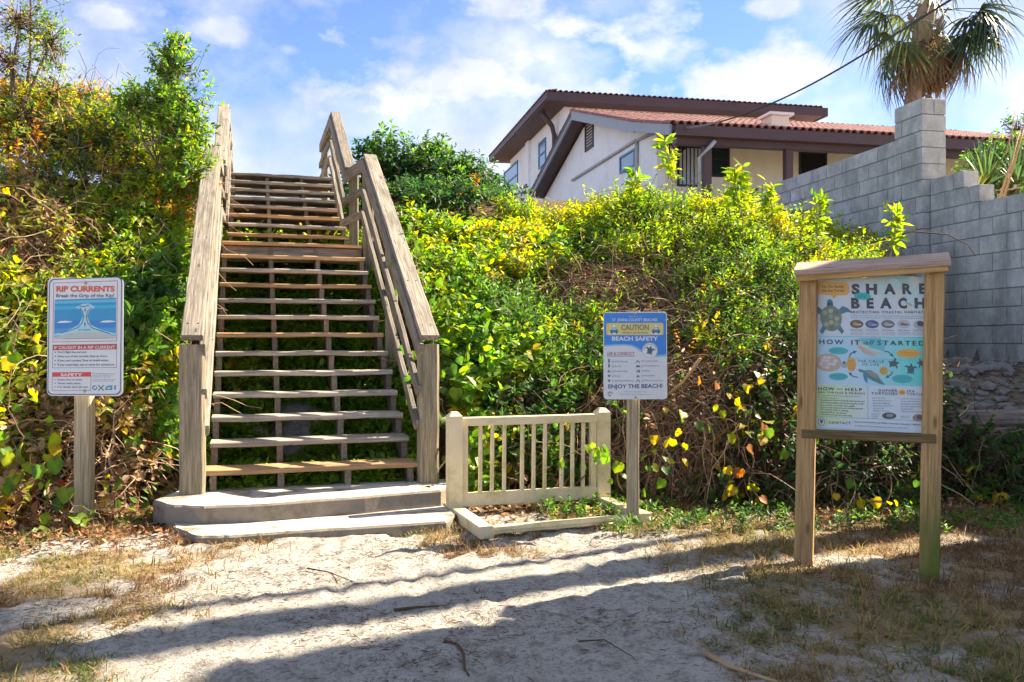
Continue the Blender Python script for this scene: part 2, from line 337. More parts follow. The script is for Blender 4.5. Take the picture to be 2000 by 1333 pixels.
def terr(X, Y, fine=True):
    X = np.asarray(X, float); Y = np.asarray(Y, float)
    t = np.clip((Y-6.75)/5.9, 0, 1); z = 3.25*t*t*(3-2*t)+.9*sstep(12.6, 24, Y)
    if fine is not None:
        u, s = stair_us(X, Y)
        z = np.maximum(z, (.80*can_left(X, Y-.35, True)-.12)*sstep(-.35, -.75, u)*sstep(30, 14, Y)*(Y > 6.4))
        z = np.maximum(z, (.82*can_right(X, Y-.40, True)-.15)*sstep(SW+.4, SW+.8, u)*sstep(30, 14, Y)*(Y > 6.9))
    wl = (X-4.91)*math.cos(HA)+(Y-10.45)*math.sin(HA)              # across the block wall
    bank = (.60+.42*sstep(7.55, 9.0, Y))*sstep(7.42, 7.52, Y)
    cap = np.maximum(bank, 1.02*sstep(8.8, 9.2, Y))
    z = z+(np.minimum(np.maximum(z, bank), np.maximum(cap, .0)+np.clip(Y-10.4, 0, 9)*.8)-z)*sstep(2.7, 3.5, X)
    z = np.where(wl > .1, np.maximum(z, 2.35*sstep(6.0, 7.2, Y)*sstep(.08, .18, wl)), z)
    u, s = stair_us(X, Y)
    cor = sstep(-.5, -.1, u)*(1-sstep(SW+.1, SW+.5, u))*sstep(-.05, .2, s)
    zs = np.where(s < SL, Z0+RISE/RUN*s, np.where(s < SUP, ZL, np.minimum(ZUP0+RISEU/RUNU*(s-SUP), ZTOP)))-.42
    z = z+(np.minimum(np.maximum(z, .17+.43*np.clip(s-.15, 0, 3.4)), np.maximum(zs, .12+.2*np.clip(s, 0, 1)))-z)*cor
    if fine:
        nearf = 1-sstep(9, 20, Y)
        z = z+nearf*(.05*(fbm(X, Y, 0, .9, 3, 5)-.5)+.034*(fbm(X, Y, 0, 4., 3, 9)-.5)+.014*(fbm(X, Y, 0, 16, 2, 3)-.5))
        z = z+np.clip(Y-9, 0, 1)*.25*(fbm(X, Y, 0, .5, 3, 2)-.5)
    return z
def grass_density(X, Y):
    X = np.asarray(X, float); Y = np.asarray(Y, float)
    n = fbm(X, Y, 0, 1.1, 4, 31); n2 = fbm(X, Y, 0, 4.0, 3, 77)
    right = sstep(-.25, .55, X-(.55+(5.46-Y)*.16)+(n-.5)*1.1)*(.45+.9*sstep(.34, .58, n2))*(1-.75*sstep(1.6, .6, np.abs(X-1.75)*2+np.abs(Y-5.05)*5))
    left = sstep(-1.2, -1.9, X+(n-.5)*1.0)*sstep(.41, .54, .55*n+.45*n2)*.95
    strip = sstep(5.0, 5.25, Y)*sstep(6.2, 5.9, Y)*sstep(-.75, -.5, X)*sstep(.4, 0, X)*sstep(.42, .6, n2)*.8
    return np.clip(np.maximum(np.maximum(right, left), strip), 0, 1)*sstep(6.9, 6.5, Y)
def make_ground():
    def axis(a, dens):                                   # dens: list of (end, step)
        v = [a]
        for e, st in dens:
            k = max(1, int(round((e-v[-1])/st))); v += list(np.linspace(v[-1], e, k+1)[1:])
        return np.array(v)
    xs = axis(-900, [(-300, 200), (-60, 40), (-14, 4), (-6, .25), (-3.4, .08), (3.6, .03), (7, .1), (14, .4), (60, 4), (300, 40), (900, 200)])
    ys = axis(-300, [(-40, 60), (-4, 6), (2.6, .6), (7.2, .03), (9.5, .07), (14, .15), (26, .6), (60, 4), (300, 40), (1500, 200)])
    X, Y = np.meshgrid(xs, ys); Z = terr(X, Y)
    r = np.random.default_rng(3); sub = (Y > 2.5) & (Y < 6.2) & (np.abs(X) < 3.6); sx, sy = X[sub], Y[sub]; sz = np.zeros(sx.shape)
    for k in range(330):                                  # churned by footprints
        px, py = r.uniform(-2.6, 2.3), r.uniform(2.6, 5.9); a = r.normal(1.3, .5); L_, W_ = r.uniform(.12, .16), r.uniform(.05, .07)
        dx, dy = sx-px, sy-py; q = np.sqrt(((dx*math.cos(a)+dy*math.sin(a))/L_)**2+((dy*math.cos(a)-dx*math.sin(a))/W_)**2)
        sz += r.uniform(.3, 1)*(-.016*(1-sstep(.5, 1.1, q))+.008*np.exp(-((q-1.35)/.28)**2))
    Z[sub] += np.clip(sz, -.03, .02)
    V = np.stack([X, Y, Z], -1).reshape(-1, 3); nx = len(xs)
    I = (np.arange(len(ys)-1)[:, None]*nx+np.arange(nx-1)[None]).reshape(-1)
    me = mesh_np('ground', V, np.stack([I, I+1, I+nx+1, I+nx], -1), smooth=True)
    soil = sstep(6.0, 6.9, Y+(fbm(X, Y, 0, 1.5, 3, 4)-.5)*.9)
    u, s = stair_us(X, Y)
    soil = soil*(1-.97*sstep(-.15, .1, u)*sstep(SW+.15, SW-.1, u))  # sandy strip under the stairs, made paler in colour to offset their shade
    soil = np.maximum(soil, sstep(-1.9, -2.6, X)*sstep(5.3, 5.9, Y+(fbm(X, Y, 0, 2.5, 3, 8)-.5)*.5)*.85)
    soil = soil*(1-.45*sstep(2.9, 3.2, X)*sstep(7.3, 7.5, Y))
    for nm, arr in (('soil', soil), ('thatch', grass_density(X, Y))):
        a = me.attributes.new(nm, 'FLOAT', 'POINT'); a.data.foreach_set('value', arr.reshape(-1).astype(np.float32))
    o = link('ground', me, MATS['sand_and_litter']); tag(o, 'pale grey sand with leaf litter rising into a dune', None, None, 'structure')
make_ground()

# ------------------------------------------------------------------ solid builders
def board_mesh(length, wd, th, nseg=None, ch=.006, jit=.002, name='board', taper=None):
    """long axis X, width Y, thickness Z, chamfered, its edges slightly uneven"""
    nseg = nseg or max(2, int(length/.25)); ch = min(ch, wd*.3, th*.3); a, b = wd/2, th/2
    ring = [(a, b-ch), (a-ch, b), (-a+ch, b), (-a, b-ch), (-a, -b+ch), (-a+ch, -b), (a-ch, -b), (a, -b+ch)]
    V = []; Fc = []
    for i in range(nseg+1):
        x = length*(i/nseg-.5); oy, oz = random.uniform(-jit, jit), random.uniform(-jit, jit)
        for (y, z) in ring: V.append((x, y+oy+random.uniform(-jit, jit)*.5, z+oz+random.uniform(-jit, jit)*.5))
    for i in range(nseg):
        for k in range(8): Fc.append((i*8+k, (i+1)*8+k, (i+1)*8+(k+1) % 8, i*8+(k+1) % 8))
    Fc.append(tuple(range(7, -1, -1))[::-1]); Fc.append(tuple(nseg*8+k for k in range(7, -1, -1)))
    return mesh_py(name, V, Fc)
def frame_mtx(p0, p1, wdir):
    x = (p1-p0).normalized(); z = x.cross(wdir).normalized(); y = z.cross(x)
    m = Matrix((x, y, z)).transposed().to_4x4(); m.translation = (p0+p1)/2; return m
def board(name, parent, p0, p1, wd, th, wdir, mat, **kw):
    """wd is measured along wdir"""
    me = board_mesh((p1-p0).length, wd, th, **kw)
    m = frame_mtx(p0, p1, wdir)
    if parent is not None: m = parent.matrix_basis.inverted() @ m
    return link(name, me, MATS[mat] if isinstance(mat, str) else mat, parent, m)
def boxes_mesh(name, lst):
    """lst of (corner_min, corner_max) in one frame"""
    V = []; Fc = []
    for a, b in lst:
        o = len(V); V += [(x, y, z) for z in (a[2], b[2]) for y in (a[1], b[1]) for x in (a[0], b[0])]
        Fc += [(o, o+2, o+3, o+1), (o+4, o+5, o+7, o+6), (o, o+1, o+5, o+4), (o+2, o+6, o+7, o+3), (o, o+4, o+6, o+2), (o+1, o+3, o+7, o+5)]
    return mesh_py(name, V, Fc)
def box(name, parent, a, b, mat, mtx=None): return link(name, boxes_mesh(name, [(a, b)]), MATS[mat], parent, mtx)
def tube_arrays(polys, radii, sides=3, cols=None, taper=.5):
    """polys: list of (n,3) arrays"""
    Vs, Fs, Cs = [], [], []; off = 0
    ang = np.arange(sides)*2*np.pi/sides
    for i, p in enumerate(polys):
        p = np.asarray(p, float); n = len(p); d = np.gradient(p, axis=0); d = nrm(d)
        ref = np.where(np.abs(d[:, 2:3]) > .9, np.array([[1., 0, 0]]), np.array([[0, 0, 1.]]))
        a = nrm(np.cross(d, ref)); b = np.cross(d, a)
        r = radii[i]*np.linspace(1, taper, n)[:, None, None]
        ring = p[:, None]+r*(a[:, None]*np.cos(ang)[None, :, None]+b[:, None]*np.sin(ang)[None, :, None])
        Vs.append(ring.reshape(-1, 3))
        I = off+(np.arange(n-1)[:, None]*sides+np.arange(sides)[None]); J = off+(np.arange(n-1)[:, None]*sides+(np.arange(sides)[None]+1) % sides)
        Fs.append(np.stack([I, J, J+sides, I+sides], -1).reshape(-1, 4))
        if cols is not None: Cs.append(np.broadcast_to(cols[i], (n*sides, 3)))
        off += n*sides
    return np.concatenate(Vs), np.concatenate(Fs), (np.concatenate(Cs) if cols is not None else None)
def tube(name, parent, pts, r, mat, sides=8, taper=1.0, smooth=True):
    V, Fc, _ = tube_arrays([np.array([tuple(p) for p in pts])], [r], sides, None, taper)
    n = len(V); caps = [list(range(sides))[::-1], list(range(n-sides, n))]
    me = mesh_py(name, V, [tuple(f) for f in Fc]+[tuple(c) for c in caps], smooth)
    return link(name, me, MATS[mat], parent)
def prism_mesh(name, pts2, z0, z1, bev=0):
    """plan polygon (counter-clockwise) extruded between z0 and z1, its top edge eased"""
    n = len(pts2); pts2 = [Vector((p[0], p[1])) for p in pts2]; c = sum(pts2, Vector((0, 0)))/n
    V = [(p.x, p.y, z0) for p in pts2]
    rings = 1
    if bev:
        V += [(p.x, p.y, z1-bev) for p in pts2]; rings = 2
        V += [(p.x+(c.x-p.x)*0+(-(pts2[(i+1) % n]-pts2[i-1]).normalized().y)*bev, p.y+((pts2[(i+1) % n]-pts2[i-1]).normalized().x)*bev, z1) for i, p in enumerate(pts2)]
    else: V += [(p.x, p.y, z1) for p in pts2]
    Fc = []
    for r in range(rings):
        for i in range(n): j = (i+1) % n; Fc.append((r*n+i, r*n+j, (r+1)*n+j, (r+1)*n+i))
    Fc.append(tuple(range(rings*n, (rings+1)*n))); Fc.append(tuple(range(n))[::-1])
    return mesh_py(name, V, Fc)

# ------------------------------------------------------------------ concrete steps
def concrete_steps():
    st = empty('concrete_steps', 'two worn pale concrete steps at the foot of the wooden stairs', 'steps', (-1.3, 5.9, 0))
    inv = st.matrix_basis.inverted()
    def slab(front, back, z0, z1, name):
        # resample the front edge and roughen it
        fr = []
        for a, b in zip(front[:-1], front[1:]):
            k = 6
            for i in range(k): q = a.lerp(b, i/k); fr.append((q.x+random.uniform(-.006, .006), q.y+random.uniform(-.008, .008)))
        fr.append((front[-1].x, front[-1].y))
        me = prism_mesh(name, fr+[(p.x, p.y) for p in back], z0, z1, .014)
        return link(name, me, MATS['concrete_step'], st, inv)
    def G(px, py, z): Y = (H-z)*F/(py-666); return Vector(((px-1000)*Y/F, Y, 0))
    z1 = .172
    slab([G(300, 976, z1), G(330, 986, z1), G(400, 989, z1), G(520, 984, z1), G(680, 972, z1), G(861, 957, z1)], [Vector((-.30, 6.95, 0)), Vector((-2.4, 6.45, 0))], -.1, z1, 'upper_step')
    z1 = .055
    slab([G(338, 1030, z1), G(380, 1047, z1), G(450, 1046, z1), G(640, 1033, z1), G(872, 1018, z1)], [Vector((-.30, 6.45, 0)), Vector((-2.3, 5.98, 0))], -.15, z1, 'lower_step')
concrete_steps()

# ------------------------------------------------------------------ wooden stairs
def wooden_stairs():
    st = empty('wooden_stairs', 'long weathered wooden beach stairs with handrails climbing the dune', 'stairs', S(SW/2, 0, .17))
    up = Vector((0, 0, 1))
    new_l = {0, 3, 5 + 1, 9 + 0, 10 + 1}
    new = {0, 6, 9, 11}
    for i in range(NL):                                            # lower flight treads
        z = Z0+RISE*i; s = RUN*i
        ext = .03 if i == 0 else 0
        board('tread', st, S(-.01-ext, s+.13, z-.021), S(SW+.01+ext, s+.13, z-.021), .265, .042, SS, 'new_tread' if i in new else 'old_tread', jit=.004, ch=.008)
    for k in range(7):                                             # landing boards
        board('landing_board', st, S(-.01, SL+.065+k*.133, ZL-.019), S(SW+.01, SL+.065+k*.133, ZL-.019), .128, .038, SS, 'new_tread' if k == 0 else 'old_tread')
    board('landing_beam', st, S(-.01, SL+.06, ZL-.13), S(SW+.01, SL+.06, ZL-.13), .17, .04, up, 'weathered_wood')
    board('landing_beam', st, S(-.01, SL+.75, ZL-.13), S(SW+.01, SL+.75, ZL-.13), .19, .04, up, 'dark_stringer')
    for i in range(NU+1):                                          # upper flight treads
        z = ZUP0+RISEU*i; s = SUP+RUNU*i
        board('tread', st, S(.03, s+.12, z-.021), S(SW-.05, s+.12, z-.021), .245, .042, SS, 'new_tread' if i in (0, 2) else 'old_tread', jit=.004, ch=.008)
    for k in range(10):
        board('deck_board', st, S(.03, STOP+.33+k*.15, ZTOP-.02), S(SW-.05, STOP+.33+k*.15, ZTOP-.02), .14, .04, SS, 'old_tread')
    # cut stringers: a saw-tooth plank with thickness
    def stringer(u, s0, z0, n, run, rise, th=.042, mat='dark_stringer', depth=.16):
        prof = [(-.0, z0-.042-.33 if s0 == 0 else z0-.30)]
        for i in range(n):
            prof += [(run*i+.012, z0+rise*i-.043), (run*(i+1)+.012, z0+rise*i-.043)]
        e = run*n+.012; prof += [(e, z0+rise*n-.05), (e+.12, z0+rise*n-.05), (e+.12, z0+rise*n-.05-.30)]
        prof.append((run*1.2, z0-.28+rise*.2))
        V = [S(u-th/2, s0+a, b) for a, b in prof]+[S(u+th/2, s0+a, b) for a, b in prof]; n_ = len(prof)
        c = sum(V, Vector())/len(V); x = (SS*run+up*rise).normalized(); y = SU; m = Matrix((x, y, x.cross(y))).transposed().to_4x4(); m.translation = c
        inv = m.inverted()
        Fc = [tuple(range(n_))[::-1], tuple(range(n_, 2*n_))]+[(i, (i+1) % n_, n_+(i+1) % n_, n_+i) for i in range(n_)]
        link('stringer', mesh_py('stringer', [inv @ v for v in V], Fc), MATS[mat], st, st.matrix_basis.inverted() @ m)
    for u in (.02, SW*.335, SW*.665, SW-.02): stringer(u, .015, Z0, NL, RUN, RISE, .045)
    for u in (.06, SW*.345, SW*.66, SW-.08): stringer(u, SUP+.01, ZUP0, NU, RUNU, RISEU, .045)
    # outer skirt planks
    # cross beams under the lower flight, with bright bracket plates
    for s, z in ((1.55, .86), (2.75, 1.47), (1.62, .62)):
        board('cross_beam', st, S(-.04, s, z), S(SW+.04, s, z), .14, .045, up, 'dark_stringer')
    for u in (.1, SW*.30, SW*.62, SW-.12):
        for s, z in ((2.715, 1.46), (1.515, .87)):
            o = box('bracket', st, (-.018, -.004, -.035), (.018, .004, .035), 'steel_bracket')
            m = Matrix((SU, SS, up)).transposed().to_4x4(); m.translation = S(u, s, z); o.matrix_basis = st.matrix_basis.inverted() @ m
    # posts
    def post(u, s, z0, z1, wd, mat='mossy_post', name='post'):
        board(name, st, S(u, s, z0), S(u, s, z1), wd, wd, SU, mat, ch=.02, jit=.003, nseg=6)
    ul, ur = -.115, SW+.105
    post(ul, -.02, .10, 1.225, .172); post(ur, -.02, .10, 1.225, .15)
    post(ul+.02, SL+.02, .9, 3.25, .12); post(ur-.02, SL+.05, .9, 3.25, .12)
    post(ul+.03, SUP+.02, 1.2, 3.30, .11); post(ur-.09, SUP+.02, 1.2, 3.30, .11)
    post(ul+.05, STOP+.1, 2.4, 4.45, .11); post(ur-.13, STOP+.1, 2.4, 4.45, .11)
    post(ul+.05, STOP+1.9, 2.4, 4.45, .11); post(ur-.13, STOP+1.9, 2.4, 4.45, .11)
    post(ul+.02, SL*.5, .5, 2.15, .11); post(ur-.02, SL*.5, .5, 2.15, .11)
    nm = prism_mesh('nail', [(.006*math.cos(k*math.pi/3), .006*math.sin(k*math.pi/3)) for k in range(6)], -.004, .0015)
    def nails(u, s0, z0_, s1, z1_):
        n = 6; d = (S(u, s1, z1_)-S(u, s0, z0_)).normalized(); zz = SU.cross(d).normalized(); m0 = Matrix((SU, d, zz)).transposed().to_4x4()
        for k in range(n):
            for off in (-.035, .035):
                f = .04+.92*k/(n-1); m = m0.copy(); m.translation = S(u+off, s0+(s1-s0)*f, z0_+(z1_-z0_)*f)+zz*.0235
                link('nail', nm, MATS['brown_trim'], st, st.matrix_basis.inverted() @ m)
    # handrails: (s, z) knees of the rail line
    A = (-.10, 1.275); B = (SL+.06, 3.345); C = (SUP+.06, 3.345); D = (STOP+.12, 4.50); E = (STOP+2.0, 4.50)
    for u in (ul, ur): nails(u, A[0], A[1], B[0], B[1])
    for side, (u0, u1) in enumerate(((ul, ul+.05), (ur, ur-.13))):
        sg = 1 if side == 0 else -1
        def run(name, a, b, du, dz, wd, th, wdir, mat, ua, ub, cut=None):
            board(name, st, S(ua+du*sg, a[0], a[1]+dz), S(ub+du*sg, b[0], b[1]+dz), wd, th, wdir, mat, ch=.006, jit=.003)
        um = u0*.5+u1*.5
        segs = [(A, B, u0, u0), (B, C, u0, u1 if side else u0+.02), (C, D, u1, u1), (D, E, u1, u1)]
        for k, (a, b, ua, ub) in enumerate(segs):
            capw = .15 if side == 0 else .142
            if k == 1 or k == 3:
                if k == 3: run('cap_rail', a, b, 0, 0, capw*.9, .042, SU, 'weathered_wood', ua, ub)
                else: run('cap_rail', (a[0]+.02, a[1]), (b[0]-.02, b[1]), 0, -.03, capw*.7, .038, SU, 'weathered_wood', ua, ub)
            else: run('cap_rail', a, b, 0, 0, capw if k == 0 else capw*.92, .045, SU, 'weathered_wood', ua, ub)
            inn = .072 if k == 0 else .064
            run('side_rail', a, b, inn, -.105, .14, .038, up, 'weathered_wood', ua, ub)
            run('middle_rail', (a[0]+.02, a[1]), (b[0]-.02, b[1]), inn+.01, -.40, .088, .038, up, 'weathered_wood', ua, ub)
            run('lower_rail', (a[0]+.04, a[1]), (b[0]-.04, b[1]), inn+.02, -.66, .088, .038, up, 'weathered_wood', ua, ub)
wooden_stairs()

# ------------------------------------------------------------------ printed signs
def homography(quad):
    """px quad TL,TR,BR,BL -> (u,v) with (0,1),(1,1),(1,0),(0,0)"""
    dst = [(0, 1), (1, 1), (1, 0), (0, 0)]; A = []; bb = []
    for (x, y), (u, v) in zip(quad, dst):
        A.append([x, y, 1, 0, 0, 0, -u*x, -u*y]); bb.append(u); A.append([0, 0, 0, x, y, 1, -v*x, -v*y]); bb.append(v)
    h = np.linalg.solve(np.array(A, float), np.array(bb, float)); Hm = np.append(h, 1).reshape(3, 3)
    def f(x, y): q = Hm @ np.array([x, y, 1.]); return q[0]/q[2], q[1]/q[2]
    return f
class Print:
    """flat print on a panel: shapes given in measured coordinates, mapped to metres on the panel face"""
    def __init__(s, fmap, w, h, z): s.f = fmap; s.w = w; s.h = h; s.z = z; s.parts = {}
    def m(s, x, y): u, v = s.f(x, y); return u*s.w, v*s.h
    def add(s, part, V, Fc, col, layer):
        d = s.parts.setdefault(part, ([], [], [])); o = len(d[0])
        d[0].extend((x, y, s.z+layer*.0005) for x, y in V); d[1].extend(tuple(i+o for i in f) for f in Fc); d[2].extend([col]*len(V))
    def poly(s, part, pts, col, layer=1):
        p = [s.m(*q) for q in pts]
        if sum(p[i-1][0]*p[i][1]-p[i][0]*p[i-1][1] for i in range(len(p))) < 0: p = p[::-1]
        s.add(part, p, [tuple(range(len(p)))], col, layer)
    def rect(s, part, x0, y0, x1, y1, col, layer=1): s.poly(part, [(x0, y0), (x1, y0), (x1, y1), (x0, y1)], col, layer)
    def ell(s, part, cx, cy, rx, ry, col, layer=1, n=24, rot=0):
        c, q = math.cos(rot), math.sin(rot); pts = []
        for k in range(n): a = 2*math.pi*k/n; x, y = rx*math.cos(a), ry*math.sin(a); pts.append((cx+x*c-y*q, cy+x*q+y*c))
        s.poly(part, pts, col, layer)
    def rrect(s, part, x0, y0, x1, y1, r, col, layer=1, n=5):
        pts = []
        for (cx, cy, a0) in ((x1-r, y0+r, -90), (x1-r, y1-r, 0), (x0+r, y1-r, 90), (x0+r, y0+r, 180)):
            for k in range(n+1): a = math.radians(a0+90*k/n); pts.append((cx+r*math.cos(a), cy+r*math.sin(a)))
        s.poly(part, pts, col, layer)
    def line(s, part, pts, wd, col, layer=1, close=False):
        pts = list(pts)+([pts[0]] if close else [])
        for (x0, y0), (x1, y1) in zip(pts[:-1], pts[1:]):
            d = math.hypot(x1-x0, y1-y0) or 1; nx, ny = -(y1-y0)/d*wd/2, (x1-x0)/d*wd/2; ex, ey = (x1-x0)/d*wd*.4, (y1-y0)/d*wd*.4
            s.poly(part, [(x0+nx-ex, y0+ny-ey), (x1+nx+ex, y1+ny+ey), (x1-nx+ex, y1-ny+ey), (x0-nx-ex, y0-ny-ey)], col, layer)
    def frame(s, part, x0, y0, x1, y1, wd, col, layer=1): s.line(part, [(x0, y0), (x1, y0), (x1, y1), (x0, y1)], wd, col, layer, True)
    def arrow(s, part, pts, wd, col, layer=2, head=3):
        s.line(part, pts, wd, col, layer); (x0, y0), (x1, y1) = pts[-2], pts[-1]; d = math.hypot(x1-x0, y1-y0) or 1; dx, dy = (x1-x0)/d, (y1-y0)/d
        s.poly(part, [(x1+dx*wd*head*.7, y1+dy*wd*head*.7), (x1-dy*wd*head/2-dx*wd, y1+dx*wd*head/2-dy*wd), (x1+dy*wd*head/2-dx*wd, y1-dx*wd*head/2-dy*wd)], col, layer)
    def text(s, body, x0, x1, yb, cap, col, part='lettering', layer=3, bold=.0, space=1.0, shear=0, yb2=None):
        """fitted between x0 and x1 on base line yb (yb2 at the right end), capital height cap"""
        cu = bpy.data.curves.new('t', 'FONT'); cu.body = body; cu.size = 1; cu.resolution_u = 2 if cap < 12 else 3; cu.offset = bold; cu.space_character = space; cu.shear = shear
        cu.fill_mode = 'FRONT'
        ob = bpy.data.objects.new('t', cu); me = ob.to_mesh()
        vv = np.empty(len(me.vertices)*3); me.vertices.foreach_get('co', vv); vv = vv.reshape(-1, 3)
        fc = [tuple(p.vertices) for p in me.polygons]; ob.to_mesh_clear(); bpy.data.objects.remove(ob); bpy.data.curves.remove(cu)
        if len(vv) == 0: return
        mn, mx_ = vv[:, 0].min(), vv[:, 0].max(); yb2 = yb if yb2 is None else yb2
        out = []
        for x, y, _ in vv:
            k = (x-mn)/max(mx_-mn, 1e-6); px = x0+k*(x1-x0); out.append(s.m(px, yb+(yb2-yb)*k-y/.727*cap))
        # keep faces facing outwards
        f0 = fc[0]; ar = sum(out[f0[i-1]][0]*out[f0[i]][1]-out[f0[i]][0]*out[f0[i-1]][1] for i in range(len(f0)))
        if ar < 0: fc = [f[::-1] for f in fc]
        s.add(part, out, fc, col, layer)
    def build(s, parent):
        for part, (V, Fc, C) in s.parts.items():
            me = mesh_py(part, V, Fc); a = me.color_attributes.new('col', 'FLOAT_COLOR', 'POINT')
            a.data.foreach_set('color', np.array([(*c, 1) for c in C], np.float32).ravel()); o = link(part, me, MATS['print'], parent)
            if part in ('lettering', 'emblem', 'picture'): o['kind'] = 'stuff'
def rounded_panel(name, w, h, r, th, mat, parent, n=6):
    pts = []
    for (cx, cy, a0) in ((w-r, r, -90), (w-r, h-r, 0), (r, h-r, 90), (r, r, 180)):
        for k in range(n+1): a = math.radians(a0+90*k/n); pts.append((cx+r*math.cos(a), cy+r*math.sin(a)))
    return link(name, prism_mesh(name, pts, -th, 0, .0006), MATS[mat], parent)
def bolt(parent, x, y, z, r=.011):
    V = []; Fc = []; n = 8
    for (rr, zz) in ((r, 0), (r, .003), (r*.55, .0045), (r*.55, .009)): V += [(x+rr*math.cos(k*2*math.pi/n), y+rr*math.sin(k*2*math.pi/n), z+zz) for k in range(n)]
    for q in range(3):
        for k in range(n): Fc.append((q*n+k, q*n+(k+1) % n, (q+1)*n+(k+1) % n, (q+1)*n+k))
    Fc.append(tuple(range(3*n, 4*n)))
    link('bolt', mesh_py('bolt', V, Fc), MATS['bolt_metal'], parent)
def sign_frame(o, tl, rz, tilt=0, roll=0):
    """matrix putting the sign face (local x right, y up, z out) in the world with its bottom-left at tl"""
    r = Matrix.Rotation(rz, 4, 'Z') @ Matrix.Rotation(math.pi/2+tilt, 4, 'X') @ Matrix.Rotation(roll, 4, 'Z'); r.translation = tl
    return r
NAVY = (.02, .06, .13); RED = (.42, .035, .03); ORED = (.62, .09, .03); BLUE = (.0, .19, .62); BLK = (.02, .02, .025); WHT = (.68, .70, .72); TEAL = (.02, .40, .42); AMB = (.72, .36, .03)
def rip_sign():
    Y = 5.9; wd, ht = .497, .788
    base = P(165, 1027, 5.99); t = empty('rip_current_sign', 'white rip currents warning sign with blue wave picture on a wooden post', 'sign', (base.x, base.y, 0))
    inv = t.matrix_basis.inverted()
    board('post', t, Vector((base.x, 5.99, -.1)), Vector((base.x, 5.99, 1.55)), .106, .09, Vector((1, 0, 0)), 'sign_post_wood', jit=.002)
    q = [(140, 115), (828, 148), (832, 1207), (150, 1205)]; f = homography(q)
    face = bpy.data.objects.new('face', None); COL.objects.link(face); face.parent = t
    bl = P(91.5, 773, 5.87); face.matrix_basis = inv @ sign_frame(face, bl, math.radians(2.5), 0, math.radians(-.4))
    rounded_panel('panel', wd, ht, .035, .003, 'sign_white', face)
    p = Print(f, wd, ht, 0)
    for (i0, c) in ((0, NAVY), (8, WHT)): p.rrect('border', 155+i0, 130+i0, 815-i0, 1195-i0, 45, c, .4 if i0 == 0 else .9)
    p.frame('border', 198, 168, 774, 712, 5, RED, 1.5); p.frame('border', 198, 740, 774, 950, 4, (.2, .1, .15), 1.5); p.frame('border', 198, 992, 548, 1158, 4, (.25, .12, .15), 1.5)
    p.text('RIP CURRENTS', 222, 752, 247, 50, ORED, bold=.05, yb2=264); p.text('Break the Grip of the Rip!', 222, 746, 300, 32, NAVY, bold=.02, yb2=316)
    PIC = 'picture'
    p.rect(PIC, 208, 322, 766, 690, (.0, .27, .55), 1)
    for y, c, wv in ((335, (.10, .45, .68), 26), (385, (.01, .42, .62), 30), (520, (.0, .20, .55), 70), (590, (.02, .30, .60), 40)): p.rect(PIC, 208, y, 766, y+wv, c, 1.3)
    p.poly(PIC, [(208, 690)]+[(208+558*k/20, 652-22*math.sin(math.pi*k/20)+(12 if abs(k-10) > 6 else 0)) for k in range(21)]+[(766, 690)], (.46, .50, .47), 1.6)
    p.poly(PIC, [(208, 640), (330, 610), (430, 560), (470, 480), (450, 420), (400, 400), (460, 370), (520, 366), (580, 400), (530, 430), (505, 480), (540, 560), (640, 612), (766, 645), (766, 655), (208, 655)], (.36, .62, .70), 1.5)
    for x, y in ((230, 528), (620, 533)): p.poly(PIC, [(x, y+8), (x+30, y-6), (x+80, y-9), (x+145, y), (x+130, y+7), (x+60, y+11)], (.72, .76, .76), 1.7)
    p.line(PIC, [(262, 632), (340, 612), (425, 585), (462, 540), (478, 490), (465, 440), (440, 402)], 7, NAVY, 2); p.line(PIC, [(712, 645), (640, 622), (555, 590), (515, 545), (498, 490), (510, 440), (545, 408)], 7, NAVY, 2)
    p.line(PIC, [(440, 388), (480, 395), (520, 380)], 7, NAVY, 2); p.arrow(PIC, [(488, 575), (488, 550)], 6, NAVY, 2, 3.5); p.arrow(PIC, [(488, 440), (488, 425)], 6, NAVY, 2, 3.5)
    p.text('RIP CURRENT', 434, 542, 612, 11, NAVY, bold=.02); p.text('Rip currents are powerful currents of water moving away from shore', 310, 680, 688, 9, NAVY)
    p.rect('band', 198, 740, 776, 788, RED, 2); p.text('IF CAUGHT IN A RIP CURRENT', 212, 760, 777, 28, (.75, .66, .64), bold=.02, yb2=781)
    for i, (s_, x1) in enumerate((("Don't fight the current", 505), ('Swim out of the current, then to shore', 692), ("If you can't escape, float or tread water", 704), ('If you need help, call or wave for assistance', 752))):
        p.text(s_, 245, x1, 815+i*38.5, 20, NAVY, bold=.015, yb2=817+i*38.5); p.ell('lettering', 222, 806+i*38.5, 6, 6, NAVY, 3, 8)
    p.rect('band', 198, 992, 548, 1032, (.62, .03, .035), 2); p.text('SAFETY', 275, 470, 1025, 25, (.78, .74, .72), bold=.03)
    for i, (s_, x1) in enumerate((('Know how to swim', 470), ('Never swim alone', 457), ("If in doubt, don't go out", 520))):
        p.text(s_, 248, x1, 1066+i*33, 18, NAVY, bold=.015); p.ell('lettering', 225, 1058+i*33, 5, 5, NAVY, 3, 8)
    for i, s_ in enumerate(('More information about rip', 'currents can be found at the', 'following web sites:', 'www.ripcurrents.noaa.gov', 'www.usla.org')): p.text(s_, 562, 770-i % 3*22, 1008+i*15+(8 if i > 2 else 0), 10, NAVY)
    p.ell('emblem', 583, 1132, 24, 22, (.05, .22, .45), 2); p.poly('emblem', [(565, 1130), (583, 1122), (600, 1112), (596, 1136), (578, 1146)], (.55, .66, .72), 2.5)
    p.line('emblem', [(618, 1112), (662, 1155)], 10, (.10, .13, .16), 2); p.line('emblem', [(662, 1112), (618, 1155)], 10, (.10, .13, .16), 2)
